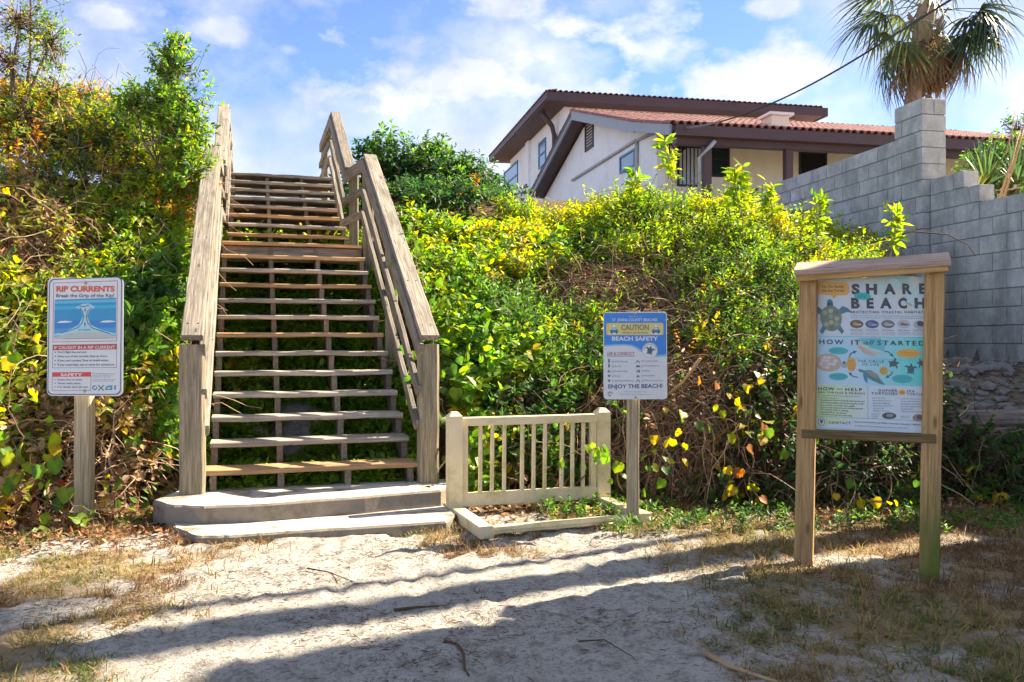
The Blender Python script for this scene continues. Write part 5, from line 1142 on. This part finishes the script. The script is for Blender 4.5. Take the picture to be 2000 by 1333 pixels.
# ---- free-standing trees and shrubs: crowns of separate lobes on limbs
def tree(name, label, cat, base, lobes, style, n, seed, trunk_r=.04, ntwig=300, group=None):
    base = np.array(base, float); pts, nn = [], []
    vol = np.array([l[1][0]*l[1][1]*l[1][2] for l in lobes])**.67; cnt = (n*vol/vol.sum()).astype(int)
    for (c, r), k in zip(lobes, cnt):
        d = rvec(k); rad = RNG.random(k)**.45; p = np.array(c)+d*rad[:, None]*np.array(r)*(.8+.45*vnoise(d*2.2+np.array(c), seed)[:, None]); pts.append(p); nn.append(d)
    P_ = np.concatenate(pts); Nn = np.concatenate(nn); keep = fbm(P_[:, 0], P_[:, 1], P_[:, 2], style.get('gap', 2.4), 2, seed) > .36; P_, Nn = P_[keep], Nn[keep]
    A, stm, _ = sprigs(P_, Nn, style, seed)
    tr = []; hub = base+np.array([0, 0, max(.3, (np.mean([l[0][2] for l in lobes])-base[2])*.55)])
    tr.append(([base-np.array([0, 0, .1]), base*.5+hub*.5+RNG.normal(size=3)*.03, hub], trunk_r))
    limbs = []
    for (c, r) in lobes:
        c = np.array(c); tr.append(([hub, hub*.5+c*.5+RNG.normal(size=3)*.06, c, c+np.array([0, 0, r[2]*.6])], trunk_r*.5))
        for k in range(max(3, ntwig//len(lobes))):
            e = c+rvec(1)[0]*np.array(r)*RNG.uniform(.6, 1.1); limbs.append(np.stack([c+RNG.normal(size=3)*np.array(r)*.15, c*.5+e*.5+RNG.normal(size=3)*.04, e]))
    pa, ra, ca = mix_twigs(len(limbs), limbs, .003, .007); pb, rb, cb = mix_twigs(len(stm), stm, .0012, .0025, (BRN, DBR))
    return plant(name, label, cat, tuple(base), A, (pa+pb, np.concatenate([ra, rb]), ca+cb), tr, group=group)
def lobe(px, py, Y, rx, rz, ry=None): c = P(px, py, Y); s = Y/F; return ((c.x, c.y, c.z), (rx*s, (ry or rx)*s, rz*s))
tree('young_tree', 'slender green tree with orange leaf clusters just left of the upper handrail', 'tree', P(318, 400, 9.0)[:2]+(2.1,), [lobe(350, 135, 9, 45, 50), lobe(345, 200, 9.0, 60, 55), lobe(300, 215, 9.2, 42, 50), lobe(362, 270, 8.9, 45, 55), lobe(320, 280, 9, 60, 50), lobe(365, 340, 8.8, 38, 60), lobe(262, 200, 9.2, 24, 36), lobe(330, 105, 9, 18, 22)],
     dict(leaf=.055, asp=.45, k=7, len=.15, pal=[(2, G_DK), (3, G_MD), (4, G_BR), (2, G_LM), (1.6, Y_GR), (.12, ORG)], cscale=3.5), 1050, 400, .028)
tree('corner_tree', 'thin leaved tree with reddish shoots in the upper left corner', 'tree', P(40, 420, 9.3)[:2]+(2.6,), [lobe(40, 40, 9.3, 75, 45), lobe(95, 90, 9.4, 40, 60), lobe(20, 120, 9.2, 60, 60), lobe(105, 190, 9.3, 38, 60), lobe(120, 260, 9.3, 45, 55), lobe(-60, 60, 9.3, 70, 70), lobe(45, 230, 9.1, 60, 50), lobe(-120, 200, 9.2, 80, 90), lobe(60, -30, 9.4, 60, 40)],
     dict(leaf=.040, asp=.45, k=5, len=.14, wild=.9, pal=[(3, G_DK), (3, G_MD), (2, G_BR), (2, Y_GR), (1, YEL), (.15, ORG), (.06, REDL)], cscale=2.5, gap=3.5), 1000, 410, .035, 700)
tree('sea_shrub', 'dark green rounded shrub with orange fruits behind the right handrail', 'shrub', P(835, 440, 13.2)[:2]+(3.1,), [lobe(760, 330, 13.2, 55, 60), lobe(840, 345, 13.2, 70, 55), lobe(905, 360, 13.3, 55, 50), lobe(790, 395, 13, 70, 45), lobe(870, 400, 13.1, 75, 45), lobe(730, 300, 13.2, 22, 40), lobe(845, 300, 13.3, 22, 22), lobe(945, 380, 13.3, 40, 30), lobe(960, 400, 13, 60, 26), lobe(700, 390, 13.1, 50, 80), lobe(780, 400, 12, 70, 35), lobe(880, 398, 12, 80, 35), lobe(965, 392, 12, 60, 30), lobe(720, 408, 12, 50, 40), lobe(830, 402, 11.6, 80, 25), lobe(930, 398, 11.6, 70, 25)],
     dict(leaf=.075, asp=.5, k=8, len=.22, pal=[(5, G_DK), (4, (.03, .085, .025)), (2, G_MD), (.8, G_BR), (.12, ORG)], cscale=2.2), 2900, 420, .05)
# shoots that stand above the crest
def shoots():
    spec = [(1305, 285, 365, 9.9, 'thin upright sapling with pale stem rising in front of the gable wall corner', 7, .11), (1440, 345, 400, 9.2, 'leafy sapling standing before the porch window', 9, .12), (1240, 340, 385, 10.2, 'yellow leaved sapling under the small blue window', 9, .10), (1595, 395, 450, 8.6, 'broad sapling poking up against the far end of the block wall', 7, .10), (1740, 420, 490, 8.0, 'slim shoot with yellowing leaves in front of the wall pillar', 6, .10), (1500, 375, 420, 9.0, 'short bright sapling between the porch posts and the block wall', 8, .10)]
    for i, (px, y0, y1, Y, lab, k, lf) in enumerate(spec):
        a = P(px+6, y1+40, Y); b = P(px, y0, Y); pts = np.stack([np.array(a)*(1-s)+np.array(b)*s+np.array([.03*math.sin(5*s+i), 0, 0]) for s in np.linspace(0, 1, 6)])
        n = k*2; s = np.linspace(.35, 1, n); P_ = np.stack([np.interp(s, np.linspace(0, 1, 6), pts[:, j]) for j in range(3)], -1); r = rvec(n); r[:, 2] *= .3; ax = nrm(r+np.array([0, 0, .35])); P_ = P_+ax*.02
        A, stm, _ = sprigs(P_, ax, dict(leaf=lf, asp=.38, k=5, len=.10, pal=[(1, G_BR), (3, G_LM), (3, Y_GR)], wild=.4), 500+i)
        sel = np.array([0, 1, 2]); polys = [pts]+list(stm)
        plant('sapling', lab, 'sapling', tuple(a), A, (polys, np.array([.007]+[.002]*len(stm)), [np.array(TAN)]+[np.array(G_MD)]*len(stm)), group='saplings above the crest')
shoots()
# ---- unseen house and palms added beyond the right edge to throw the long shadows
def shadow_casters():
    t = empty('shade_house', 'unseen plain cream house added beyond the right edge to shade the sand', 'house', (8.2, 4.3, 0), 0)
    box('wall', t, (-1.9, -5.6, -.2), (2.2, 3.02, 7.4), 'stucco_cream'); box('roof', t, (-1.93, -5.75, 7.404), (2.35, 3.05, 7.6), 'roof_tile')
    for k, (x, y, r0, r1, h) in enumerate(((6.95, 8.14, .21, .17, 11.5), (7.1, 8.71, .07, .055, 11.0))):
        tr = empty('palm_tree', ('unseen thick trunked palm placed behind the block wall for its shadow', 'unseen thin trunked palm placed behind the block wall for its shadow')[k], 'palm tree', (x, y, 2.0))
        tube('trunk', tr, [(0, 0, -.5), (.02, 0, 2), (0, .02, h-2)], r0, 'palm_trunk', 12, r1/r0)
        for o in [q for q in PALM.children if q.name.startswith('frond')][:22]:
            c = o.copy(); COL.objects.link(c); c.parent = tr; c.location = (random.uniform(-.05, .05), random.uniform(-.05, .05), h-2+random.uniform(-.1, .1)); c.scale = (.9,)*3
# ---- ground cover beneath and behind the stairs
def ground_cover(name, label, pts_fn, n, style, seed):
    p, nn = pts_fn(n); A, stm, _ = sprigs(p, nn, style, seed); V, Fc, C = leaves_arrays(*A)
    o = link(name, mesh_np(name, V, Fc, C), MATS['leaf']); tag(o, label, 'ground cover', None, 'stuff')
def under(n):
    u = RNG.uniform(-.1, SW+.2, n*4); s = RNG.uniform(.1, 4.6, n*4); X = SB.x+SU.x*u+SS.x*s; Y = SB.y+SU.y*u+SS.y*s
    k = (fbm(X, Y, 0, 1.6, 3, 91) > .22+.10*((u > .5) & (u < 1.4) & (s < 3))); X, Y = X[k][:n], Y[k][:n]; p = np.stack([X, Y, terr(X, Y)+RNG.random(len(X))*(.03+.2*sstep(.9, 1.7, (X-SB.x)*SS.x+(Y-SB.y)*SS.y))], -1); return p, np.tile(np.array([[0, -.35, .9]]), (len(p), 1))
ground_cover('ground_cover', 'fresh green low plants growing on the slope under the stair treads', under, 9500, dict(leaf=.052, asp=.6, k=6, len=.10, pal=[(3, G_BR), (4, G_LM), (2, (.34, .48, .06)), (.15, YEL)]), 600)  # leaf colours lightened to make up for light missing under the treads
def weeds(n):
    X = RNG.uniform(-.3, 5, n*4); Y = RNG.uniform(5.6, 7.0, n*4); k = (fbm(X, Y, 0, 2.2, 3, 17) > .52-.1*(Y > 6.2)) & (X > .1+ (6.3-Y)*.6); X, Y = X[k][:n], Y[k][:n]; return np.stack([X, Y, terr(X, Y)+RNG.random(len(X))*.05], -1), np.tile(np.array([[0, -.2, 1.]]), (len(X), 1))
ground_cover('weed_patch', 'low green weeds along the foot of the right thicket', weeds, 900, dict(leaf=.035, asp=.45, k=6, len=.06, pal=[(2, G_DK), (3, G_MD), (2, G_BR)]), 610)
# ---- vines with large leaves, each leaf its own piece
def heart_leaf(seed):
    r = random.Random(seed); V = []; n = 9
    out = [(0, 0), (.22, -.12), (.46, .02), (.55, .30), (.46, .60), (.24, .84), (0, 1.02)]
    pts = out+[(-x, y) for x, y in out[-2:0:-1]]
    V = [(0, .38, -.03)]+[(x*(1+r.uniform(-.08, .08)), y, .26*abs(x)**1.2+r.uniform(-.06, .06)-.30*max(0, y-.35)**2) for x, y in pts]; k = len(pts)
    return V, [(0, 1+i, 1+(i+1) % k) for i in range(k)]
HEART = {}
def heart(colname, c, v):
    if (colname, v) not in HEART:
        V, Fc = heart_leaf(v*7+1); rr = random.Random(v); C = np.array([c])*np.array([[1.15 if i_ == 0 else rr.uniform(.55, 1.1)] for i_, _ in enumerate(V)]); HEART[(colname, v)] = mesh_np('leaf', np.array(V), np.array(Fc), C, True)
    return HEART[(colname, v)]
def big_vine(label, pts, size, cols, n, spread, seed, name='grape_vine'):
    """stem along world points, leaves scattered about it"""
    rr = random.Random(seed); base = Vector(pts[0]); t = empty(name, label, 'vine', base)
    P_ = np.array([tuple(p) for p in pts]); k = len(P_); s = np.linspace(0, 1, k)
    fine = np.linspace(0, 1, 4*k); C_ = np.stack([np.interp(fine, s, P_[:, j]) for j in range(3)], -1)+np.random.default_rng(seed).normal(size=(4*k, 3))*.012
    V, Fc, _ = tube_arrays([C_-np.array(base)], [.005], 5, None, .5); link('stem', mesh_np('stem', V, Fc), MATS['bark'], t)
    for i in range(n):
        f = rr.random(); q = Vector([float(np.interp(f, fine, C_[:, j])) for j in range(3)])+Vector((rr.gauss(0, spread), rr.gauss(0, spread*.6)-.03, rr.gauss(0, spread)))
        nm, c = cols[min(int(rr.random()*len(cols)), len(cols)-1)]
        o = link('leaf', heart(nm, c, rr.randrange(3)), MATS['leaf'], t); o.location = q-base; sz = size*rr.uniform(.45, 1.0); o.scale = (sz,)*3
        out = Vector((rr.gauss(0, .7), -.8+rr.gauss(0, .5), .6+rr.gauss(0, .5))).normalized(); qd = out.to_track_quat('Z', 'Y'); o.rotation_euler = (qd @ Quaternion((0, 0, 1), rr.uniform(2.3, 4.0))).to_euler()
gm, gb, gl, yg, ye, og = ('m', G_MD), ('b', G_BR), ('l', G_LM), ('yg', Y_GR), ('y', YEL), ('o', ORG)
big_vine('bright green vine trailing across the right post of the cream gate', [P(1215, 960, 6.5), P(1195, 880, 6.4), P(1150, 870, 6.35), P(1100, 890, 6.3)], .085, [gl, gb, gl], 13, .035, 1)
big_vine('yellow and green grape vine beside the post of the beach safety sign', [P(1250, 1000, 6.5), P(1270, 920, 6.45), P(1290, 860, 6.5), P(1330, 840, 6.5)], .08, [yg, gb, ye, gm], 26, .09, 2)
big_vine('yellowing grape vine on the shaded slope left of the information board', [P(1480, 980, 6.4), P(1450, 880, 6.5), P(1470, 800, 6.6), P(1420, 770, 6.7)], .085, [ye, yg, ye, gb, og], 34, .13, 3)
big_vine('few yellow leaves on a low vine between the legs of the information board', [P(1600, 1010, 6.2), P(1680, 970, 6.2), P(1740, 990, 6.2), P(1790, 1010, 6.2)], .075, [ye, ye, gm, yg], 16, .10, 4)
big_vine('green grape vine at the foot of the rip current sign post', [P(200, 1010, 5.85), P(150, 985, 5.8), P(100, 950, 5.85), P(60, 900, 5.9)], .105, [gl, gb, gl, gm], 20, .10, 5)
big_vine('yellow green grape vine along the left edge of the picture', [P(20, 960, 5.9), P(40, 860, 6.0), P(15, 760, 6.1), P(40, 620, 6.4)], .095, [yg, gl, ye, gb], 44, .14, 6)
big_vine('green vine draped on the old timber edging at the far right', [P(1860, 900, 7.1), P(1900, 860, 7.2), P(1950, 868, 7.15), P(2010, 870, 7.1)], .085, [gl, gb, gm], 18, .06, 7)
big_vine('vine of broad lit leaves climbing outside the right stair post', [P(850, 950, 6.9), P(855, 800, 7.0), P(850, 700, 7.2), P(830, 560, 7.8), P(800, 460, 8.6)], .10, [gb, gl, gm, gb], 60, .12, 8)
big_vine('yellow leaved vine high on the left slope', [P(120, 560, 7.4), P(60, 480, 7.8), P(20, 400, 8.2), P(60, 320, 8.6)], .08, [ye, yg, ye, gl], 40, .16, 9)

# ------------------------------------------------------------------ palm and spiky plants
def fan_mesh(nl, ln, wd, span, col, droop, seed, pet=.8):
    r = np.random.default_rng(seed); V, Fc, C = [], [], []
    def quadstrip(pts, ws, nv, c):
        o = len(V); d0 = nrm(np.gradient(pts, axis=0)); sd = nrm(np.cross(d0, nv))
        for p_, s_, w_ in zip(pts, sd, ws): V.extend([p_+s_*w_, p_-s_*w_]); C.extend([c, c])
        for k in range(len(pts)-1): Fc.append((o+2*k, o+2*k+1, o+2*k+3, o+2*k+2))
    up = np.array([0, 0, 1.])
    s = np.linspace(0, 1, 5); pp = np.stack([s*pet, 0*s, -.12*pet*s**2], -1); quadstrip(pp, [.022, .018, .015, .013, .012], up, np.array(col)*.8)
    o0 = pp[-1]
    for i in range(nl):
        a = span*(i/(nl-1)-.5)+r.normal()*.03; d = np.array([math.cos(a), math.sin(a), .0]); l = ln*(1-.25*abs(i/(nl-1)-.5)*2)*r.uniform(.85, 1.08); t = np.linspace(0, 1, 5)
        pts = o0+d*(t*l)[:, None]+np.array([0, 0, -1])*(droop*l*t**2.2*r.uniform(.6, 1.4))[:, None]+up*.05*math.cos(a*2)*t[:, None]
        quadstrip(pts, wd*np.array([.35, .9, 1, .6, .08]), up+np.array([0, 0, 0]), np.array(col)*r.uniform(.75, 1.2))
    return mesh_np('frond', np.array(V), np.array(Fc), np.array(C))
def palm():
    base = P(1775, 300, 16); base = Vector((base.x, base.y, 3.3)); top = P(1812, 8, 16.0)
    t = empty('palm_tree', 'cabbage palm with drooping fan fronds standing behind the wall pillar', 'palm tree', base)
    n = 22; s = np.linspace(0, 1, n); pts = np.stack([np.array(base)*(1-k)+np.array(top)*k+np.array([-.12*math.sin(math.pi*k), 0, 0]) for k in s]); V, Fc, _ = tube_arrays([pts], [1.], 14); V = V.reshape(n, 14, 3); cen = V.mean(1, keepdims=True)
    r_ = (.155+.012*np.sin(s*60)+.03*sstep(.8, .95, s)-.02*s)[:, None]*(1+.10*(RNG.random((n, 14))-.5)); V = cen+nrm(V-cen)*r_[..., None]; link('trunk', mesh_np('trunk', (V.reshape(-1, 3)-np.array(base)), Fc, None, True), MATS['palm_trunk'], t)
    gr = [fan_mesh(22, .82, .019, 3.3, c, .80, k, .95) for k, c in enumerate(((.035, .06, .045), (.05, .085, .05), (.12, .15, .05)))]; dry = [fan_mesh(16, .62, .018, 2.0, c, .9, 10+k, .7) for k, c in enumerate(((.22, .135, .075), (.30, .20, .11)))]
    rr = random.Random(5)
    for k in range(36):
        el = rr.choice([rr.uniform(.5, 1.4), rr.uniform(-.4, .4), rr.uniform(-1.0, -.1)]); az = rr.uniform(0, 2*math.pi); dr = el < -.45 and rr.random() < .6
        o = link('frond', rr.choice(gr), MATS['palm_leaf'], t); o.location = top-base+Vector((0, 0, rr.uniform(-.15, .15))); o.rotation_euler = (rr.uniform(-.5, .5), -el, az); sz = rr.uniform(.85, 1.1); o.scale = (sz,)*3
    for k in range(34):
        o = link('dry_frond', rr.choice(dry), MATS['palm_leaf'], t); o.location = top-base+Vector((0, 0, rr.uniform(-.55, -.2))); o.rotation_euler = (rr.uniform(-.4, .4), rr.uniform(.7, 1.45), rr.uniform(0, 2*math.pi)); o.scale = (rr.uniform(.6, 1.2),)*3
    global PALM; PALM = t
    # old boot stubs
    for k in range(26):
        a = rr.uniform(0, 6.28); z = rr.uniform(-.8, -.05); d = Vector((math.cos(a), math.sin(a), .9)); p0 = top-base+Vector((d.x*.14, d.y*.14, z)); tube('leaf_stub', t, [p0, p0+d*.10, p0+d*.2+Vector((0, 0, .05))], .028, 'palm_trunk', 5, .5)
palm(); shadow_casters()
def blade_rosette(name, label, base, n, ln, cols, seed, group=None, wd=.014):
    rr = np.random.default_rng(seed); t = empty(name, label, 'plant', base, 0, group)
    for k in range(n):
        a = rr.uniform(0, 6.28); e = rr.uniform(.25, 1.45); l = ln*rr.uniform(.7, 1.15); s = np.linspace(0, 1, 5); d = np.array([math.cos(a)*math.cos(e), math.sin(a)*math.cos(e), math.sin(e)])
        pts = d*(s*l)[:, None]+np.array([0, 0, -1])*(.25*l*s**2.5*math.cos(e))[:, None]; sd = nrm(np.cross(d, [0, 0, 1.])); w_ = wd*np.array([.6, 1, .9, .6, .05]); V = np.stack([pts+sd*w_[:, None], pts-sd*w_[:, None]], 1).reshape(-1, 3)
        Fc = np.array([(2*i, 2*i+1, 2*i+3, 2*i+2) for i in range(4)]); c = np.array(cols[rr.integers(len(cols))])*rr.uniform(.75, 1.2)
        link('leaf', mesh_np('leaf', V, Fc, np.tile(c, (len(V), 1))), MATS['palm_leaf'], t)
for i, (px, py, Y, lab) in enumerate(((1925, 350, 11.0, 'spiky green yucca plant behind the wall, nearest the pillar'), (1985, 345, 11.2, 'spiky green yucca plant behind the wall at the right edge'), (1900, 372, 10.6, 'small yellowing yucca tucked behind the stepped blocks'))):
    b = P(px, py, Y); blade_rosette('yucca', lab, Vector((b.x, b.y, b.z-.1)), 70 if i < 2 else 26, .62 if i < 2 else .4, [(.06, .13, .05), (.09, .17, .06), (.13, .19, .05)] if i < 2 else [(.3, .26, .06), (.12, .16, .04)], 40+i, 'yuccas behind the wall')
tree('background_shrub', 'grey green shrub behind the yuccas at the right edge', 'shrub', P(1965, 420, 12.0)[:2]+(2.4,), [lobe(1950, 330, 12, 60, 60), lobe(2000, 320, 12.2, 60, 70), lobe(2060, 300, 12, 70, 80), lobe(1985, 255, 12.4, 30, 25), lobe(1900, 350, 12, 40, 40)], dict(leaf=.06, asp=.5, k=7, pal=[(3, G_DK), (3, G_MD), (1, G_BR)]), 700, 440, .04)
def stalks():
    t = empty('dry_stalks', 'two dry tan stalks leaning out of the yuccas behind the wall', 'stalks', P(1952, 395, 10.0))
    b = Vector(t.location)
    for k, (x0, y0, x1, y1) in enumerate(((1950, 395, 1992, 255), (1958, 395, 2008, 215), (1965, 300, 1983, 215))): p0, p1 = P(x0, y0, 10.0+.1*k), P(x1, y1, 10.1+.1*k); tube('stalk', t, [p0-b, p0.lerp(p1, .5)-b+Vector((.01, 0, .0)), p1-b], .016 if k < 2 else .008, 'dry_stalk', 6, .5)
stalks()
o = tube('garden_hose', None, [P(1905, 366, 10.0), P(1940, 372, 9.7), P(1970, 370, 9.5), P(2010, 362, 9.2), P(2080, 350, 8.9)], .008, 'dry_stalk', 6); tag(o, 'thin yellowish hose lying along the top of the block wall', 'hose')
# ------------------------------------------------------------------ timber edging, loose pieces, litter
o = None
def edging():
    t = empty('timber_edging', 'weathered timber edging holding the dirt bank at the far right', 'edging', Vector((3.9, 7.35, .3)))
    up = Vector((0, 0, 1))
    for z, d in ((.60, 0), (.46, -.01), (.33, .0)): board('timber', t, Vector((2.85, 7.50+d, z)), Vector((6.4, 7.12+d, z+.02)), .125, .09, up, 'timber_old', jit=.006, ch=.012)
    for x in (3.3, 4.4): board('stake', t, Vector((x, 7.36-(x-3.3)*.1, -.1)), Vector((x, 7.36-(x-3.3)*.1, .62)), .06, .06, Vector((1, 0, 0)), 'timber_old', ch=.01)
edging()
def litter(name, label, n, fn, ln, wd, cols, seed, lift=.006, kind='stuff', tilt=.25, mat='twig_skin'):
    r = np.random.default_rng(seed); X, Y = fn(n, r); n = len(X); z = terr(X, Y)+lift*r.random(n)+.002; pos = np.stack([X, Y, z], -1)
    a = r.uniform(0, 6.283, n); ax = np.stack([np.cos(a), np.sin(a), r.normal(size=n)*tilt], -1); nr = nrm(np.array([0, 0, 1.])+r.normal(size=(n, 3))*tilt*1.3)
    c = np.array(cols)[r.integers(0, len(cols), n)]*r.uniform(.6, 1.3, (n, 1)); l = ln*r.uniform(.4, 1.5, n); V, Fc, C = leaves_arrays(pos, ax, nr, l, np.minimum(wd*r.uniform(.6, 1.4, n), l), c, .2, .15)
    tag(link(name, mesh_np(name, V, Fc, C), MATS[mat]), label, 'litter', None, kind)
def on_sand(n, r):
    X = r.uniform(-3.2, 3.2, n*3); Y = r.uniform(2.7, 6.3, n*3); k = r.random(n*3) < .12+.9*sstep(.46, .62, fbm(X, Y, 0, 2.3, 3, 55)); return X[k][:n], Y[k][:n]
litter('plant_debris', 'dark bits of twig and needle scattered over the pale sand', 15000, on_sand, .036, .003, [DBR, (.05, .035, .028), BRN], 1)
def at_toe(n, r):
    X = r.uniform(-5, 5, n*4); Y = r.uniform(5.2, 7.4, n*4); u, s = stair_us(X, Y); k = (r.random(n*4) < sstep(5.7, 6.4, Y+.5*(X < -1.6))) & ((u < -.2) | (u > SW+.15)); return X[k][:n], Y[k][:n]
litter('dead_leaves', 'brown dead leaves lying along the foot of the thickets', 5000, at_toe, .05, .028, [BRN, DBR, (.26, .10, .045), TAN], 2, .03, 'stuff', .6, 'leaf')
def left_floor(n, r):
    X = r.uniform(-4.5, -2.0, n*2); Y = r.uniform(4.9, 6.4, n*2); k = r.random(n*2) < sstep(4.9, 5.9, Y+.3*(X < -2.8)); return X[k][:n], Y[k][:n]
litter('needle_litter', 'reddish dry leaves and needles around the rip current sign post', 4200, left_floor, .045, .012, [(.30, .12, .05), BRN, (.36, .19, .08), DBR], 3, .02, 'stuff', .5)
def under_litter(n, r): u = r.uniform(-.1, SW+.1, n); s = r.uniform(.2, 5.8, n); return SB.x+SU.x*u+SS.x*s, SB.y+SU.y*u+SS.y*s
litter('slope_litter', 'dry leaves on the sandy slope under the stairs', 1300, under_litter, .05, .022, [BRN, DBR, TAN, (.3, .1, .05)], 4, .03, 'stuff', .6, 'leaf')
def rubble():
    r = np.random.default_rng(21); Vs, Fs = [], []; off = 0
    ico = [(0, 0, 1), (.89, 0, .45), (.28, .85, .45), (-.72, .53, .45), (-.72, -.53, .45), (.28, -.85, .45), (.72, .53, -.45), (-.28, .85, -.45), (-.89, 0, -.45), (-.28, -.85, -.45), (.72, -.53, -.45), (0, 0, -1)]
    fi = np.array([(0, 1, 2), (0, 2, 3), (0, 3, 4), (0, 4, 5), (0, 5, 1), (1, 6, 2), (2, 7, 3), (3, 8, 4), (4, 9, 5), (5, 10, 1), (6, 7, 2), (7, 8, 3), (8, 9, 4), (9, 10, 5), (10, 6, 1), (11, 7, 6), (11, 8, 7), (11, 9, 8), (11, 10, 9), (11, 6, 10)])
    for k in range(420):
        x, y = r.uniform(2.9, 5.3), r.uniform(7.55, 9.1); sz = .02+.075*r.random()**2.5; v = np.array(ico)*r.uniform(.7, 1.25, (12, 1))*sz*np.array([1.2, 1, .6]); a = r.uniform(0, 6.28); v = v @ np.array([[math.cos(a), math.sin(a), 0], [-math.sin(a), math.cos(a), 0], [0, 0, 1]])
        Vs.append(v+np.array([x, y, float(terr(x, y))+sz*.2])); Fs.append(fi+off); off += 12
    tag(link('rubble', mesh_np('rubble', np.concatenate(Vs), np.concatenate(Fs)), MATS['rubble_grey']), 'grey broken clods and stones on the dirt bank below the block wall', 'rubble', None, 'stuff')
def bank_litter(n, r): return r.uniform(2.9, 5.2, n), r.uniform(7.5, 9.2, n)
litter('bank_debris', 'dark debris on the sandy bank below the block wall', 2500, bank_litter, .05, .008, [DBR, (.05, .04, .035), BRN], 5, .02, 'stuff', .4)
rubble()
# ---- grass
def grass():
    r = np.random.default_rng(9); n0 = 300000; X = r.uniform(-5.2, 5.2, n0); Y = 2.5+(4.6)*r.random(n0); d = grass_density(X, Y)*sstep(.30, .62, fbm(X, Y, 0, 13., 2, 41))*1.7; k = (r.random(n0) < d) & (np.abs(X) < Y*.64+.4); X, Y = X[k], Y[k]; n = len(X)
    z = terr(X, Y)-.004; a = r.uniform(0, 6.283, n); e = np.clip(np.abs(r.normal(.45, .42, n)), .03, 1.45); ln = r.uniform(.035, .105, n)*(.75+.5*fbm(X, Y, 0, 2, 2, 3)); w_ = r.uniform(.0012, .0030, n)
    h = np.stack([np.cos(a), np.sin(a), 0*a], -1); sd = np.stack([-np.sin(a), np.cos(a), 0*a], -1); p0 = np.stack([X, Y, z], -1)
    d1 = h*np.cos(e)[:, None]+np.array([0, 0, 1])*np.sin(e)[:, None]; p1 = p0+d1*(ln*.55)[:, None]; e2 = e-r.uniform(.2, 1.1, n); a2 = a+r.normal(size=n)*.5; h2 = np.stack([np.cos(a2), np.sin(a2), 0*a], -1); p2 = p1+(h2*np.cos(e2)[:, None]+np.array([0, 0, 1])*np.sin(e2)[:, None])*(ln*.5)[:, None]; p2[:, 2] = np.maximum(p2[:, 2], z+.004)
    W_ = w_[:, None]; V = np.stack([p0+sd*W_, p0-sd*W_, p1-sd*W_*.85, p1+sd*W_*.85, p2], 1).reshape(-1, 3); o_ = (np.arange(n)*5)[:, None]
    g = fbm(X, Y, 0, 1.3, 3, 88)+r.normal(size=n)*.10+.08*sstep(5.3, 6.2, Y)*(X > 0); cols = np.array([(.24, .14, .07), (.42, .28, .13), (.54, .40, .19), (.36, .32, .09), (.18, .24, .05), (.10, .19, .035)]); ci = np.clip(((g-.30)/.45*6).astype(int), 0, 5); ci = np.where((r.random(n) < .35) & (ci > 2), r.integers(0, 3, n), ci)
    C = np.repeat(cols[ci]*r.uniform(.7, 1.2, (n, 1)), 5, axis=0)
    o = link('grass', mesh_np('grass', V, [o_+np.array([[0, 1, 2, 3]]), o_+np.array([[3, 2, 4]])], C), MATS['grass_blade']); tag(o, 'dry tan and green grass growing thinly on the sand', 'grass', None, 'stuff')
grass()
def loose():
    def gp(px, py, dz=.012): Y = H*F/(py-666); x = (px-1000)*Y/F; return Vector((x, Y, float(terr(x, Y))+dz))
    o = tube('palm_stalk', None, [gp(1380, 1285), gp(1420, 1308), gp(1470, 1325), gp(1540, 1345)], .011, 'dry_stalk', 6, .6); tag(o, 'tan dry palm stalk lying on the sand at the lower right', 'stalk')
    o = tube('fallen_twig', None, [gp(868, 1262), gp(893, 1268), gp(906, 1290), gp(908, 1318), gp(916, 1330)], .008, 'debris_wood', 5, .5); tag(o, 'dark crooked twig lying on the shaded sand', 'twig', 'twigs on the sand')
    o = tube('fallen_twig', None, [gp(600, 1115), gp(640, 1120), gp(690, 1136)], .005, 'debris_wood', 5, .4); tag(o, 'thin straight twig lying in front of the concrete steps', 'twig', 'twigs on the sand')
    o = tube('fallen_twig', None, [gp(770, 1195), gp(815, 1189), gp(858, 1188)], .009, 'debris_wood', 5, .4); tag(o, 'short brown stick lying between the long shadows', 'twig', 'twigs on the sand')
    o = tube('fallen_twig', None, [gp(1130, 1262), gp(1180, 1255), gp(1240, 1285)], .004, 'debris_wood', 5, .4); tag(o, 'forked thin dark twig on the sand near the grass', 'twig', 'twigs on the sand')
    o = tube('fallen_branch', None, [P(845, 930, 6.7), P(870, 900, 6.75), P(890, 880, 6.8)], .008, 'dry_stalk', 5, .6); tag(o, 'pale dry stem leaning between the stair post and the gate', 'stem')
    # two bent blades of green grass in front of the gate bar
    c = P(1300, 830, 6.7)
    o = tube('dead_branch', None, [P(1300, 775, 6.9), P(1335, 745, 6.6), P(1368, 700, 6.5)], .014, 'dry_stalk', 6, .7); tag(o, 'reddish dead branch sticking out right of the beach safety sign', 'branch')
    o = tube('bare_branch', None, [P(1700, 475, 8.0), P(1780, 452, 8.2), P(1850, 458, 8.3), P(1890, 478, 8.3), P(1905, 500, 8.3)], .009, 'debris_wood', 5, .3); tag(o, 'thin bare branch arching across the block wall above the information board', 'branch')
loose()
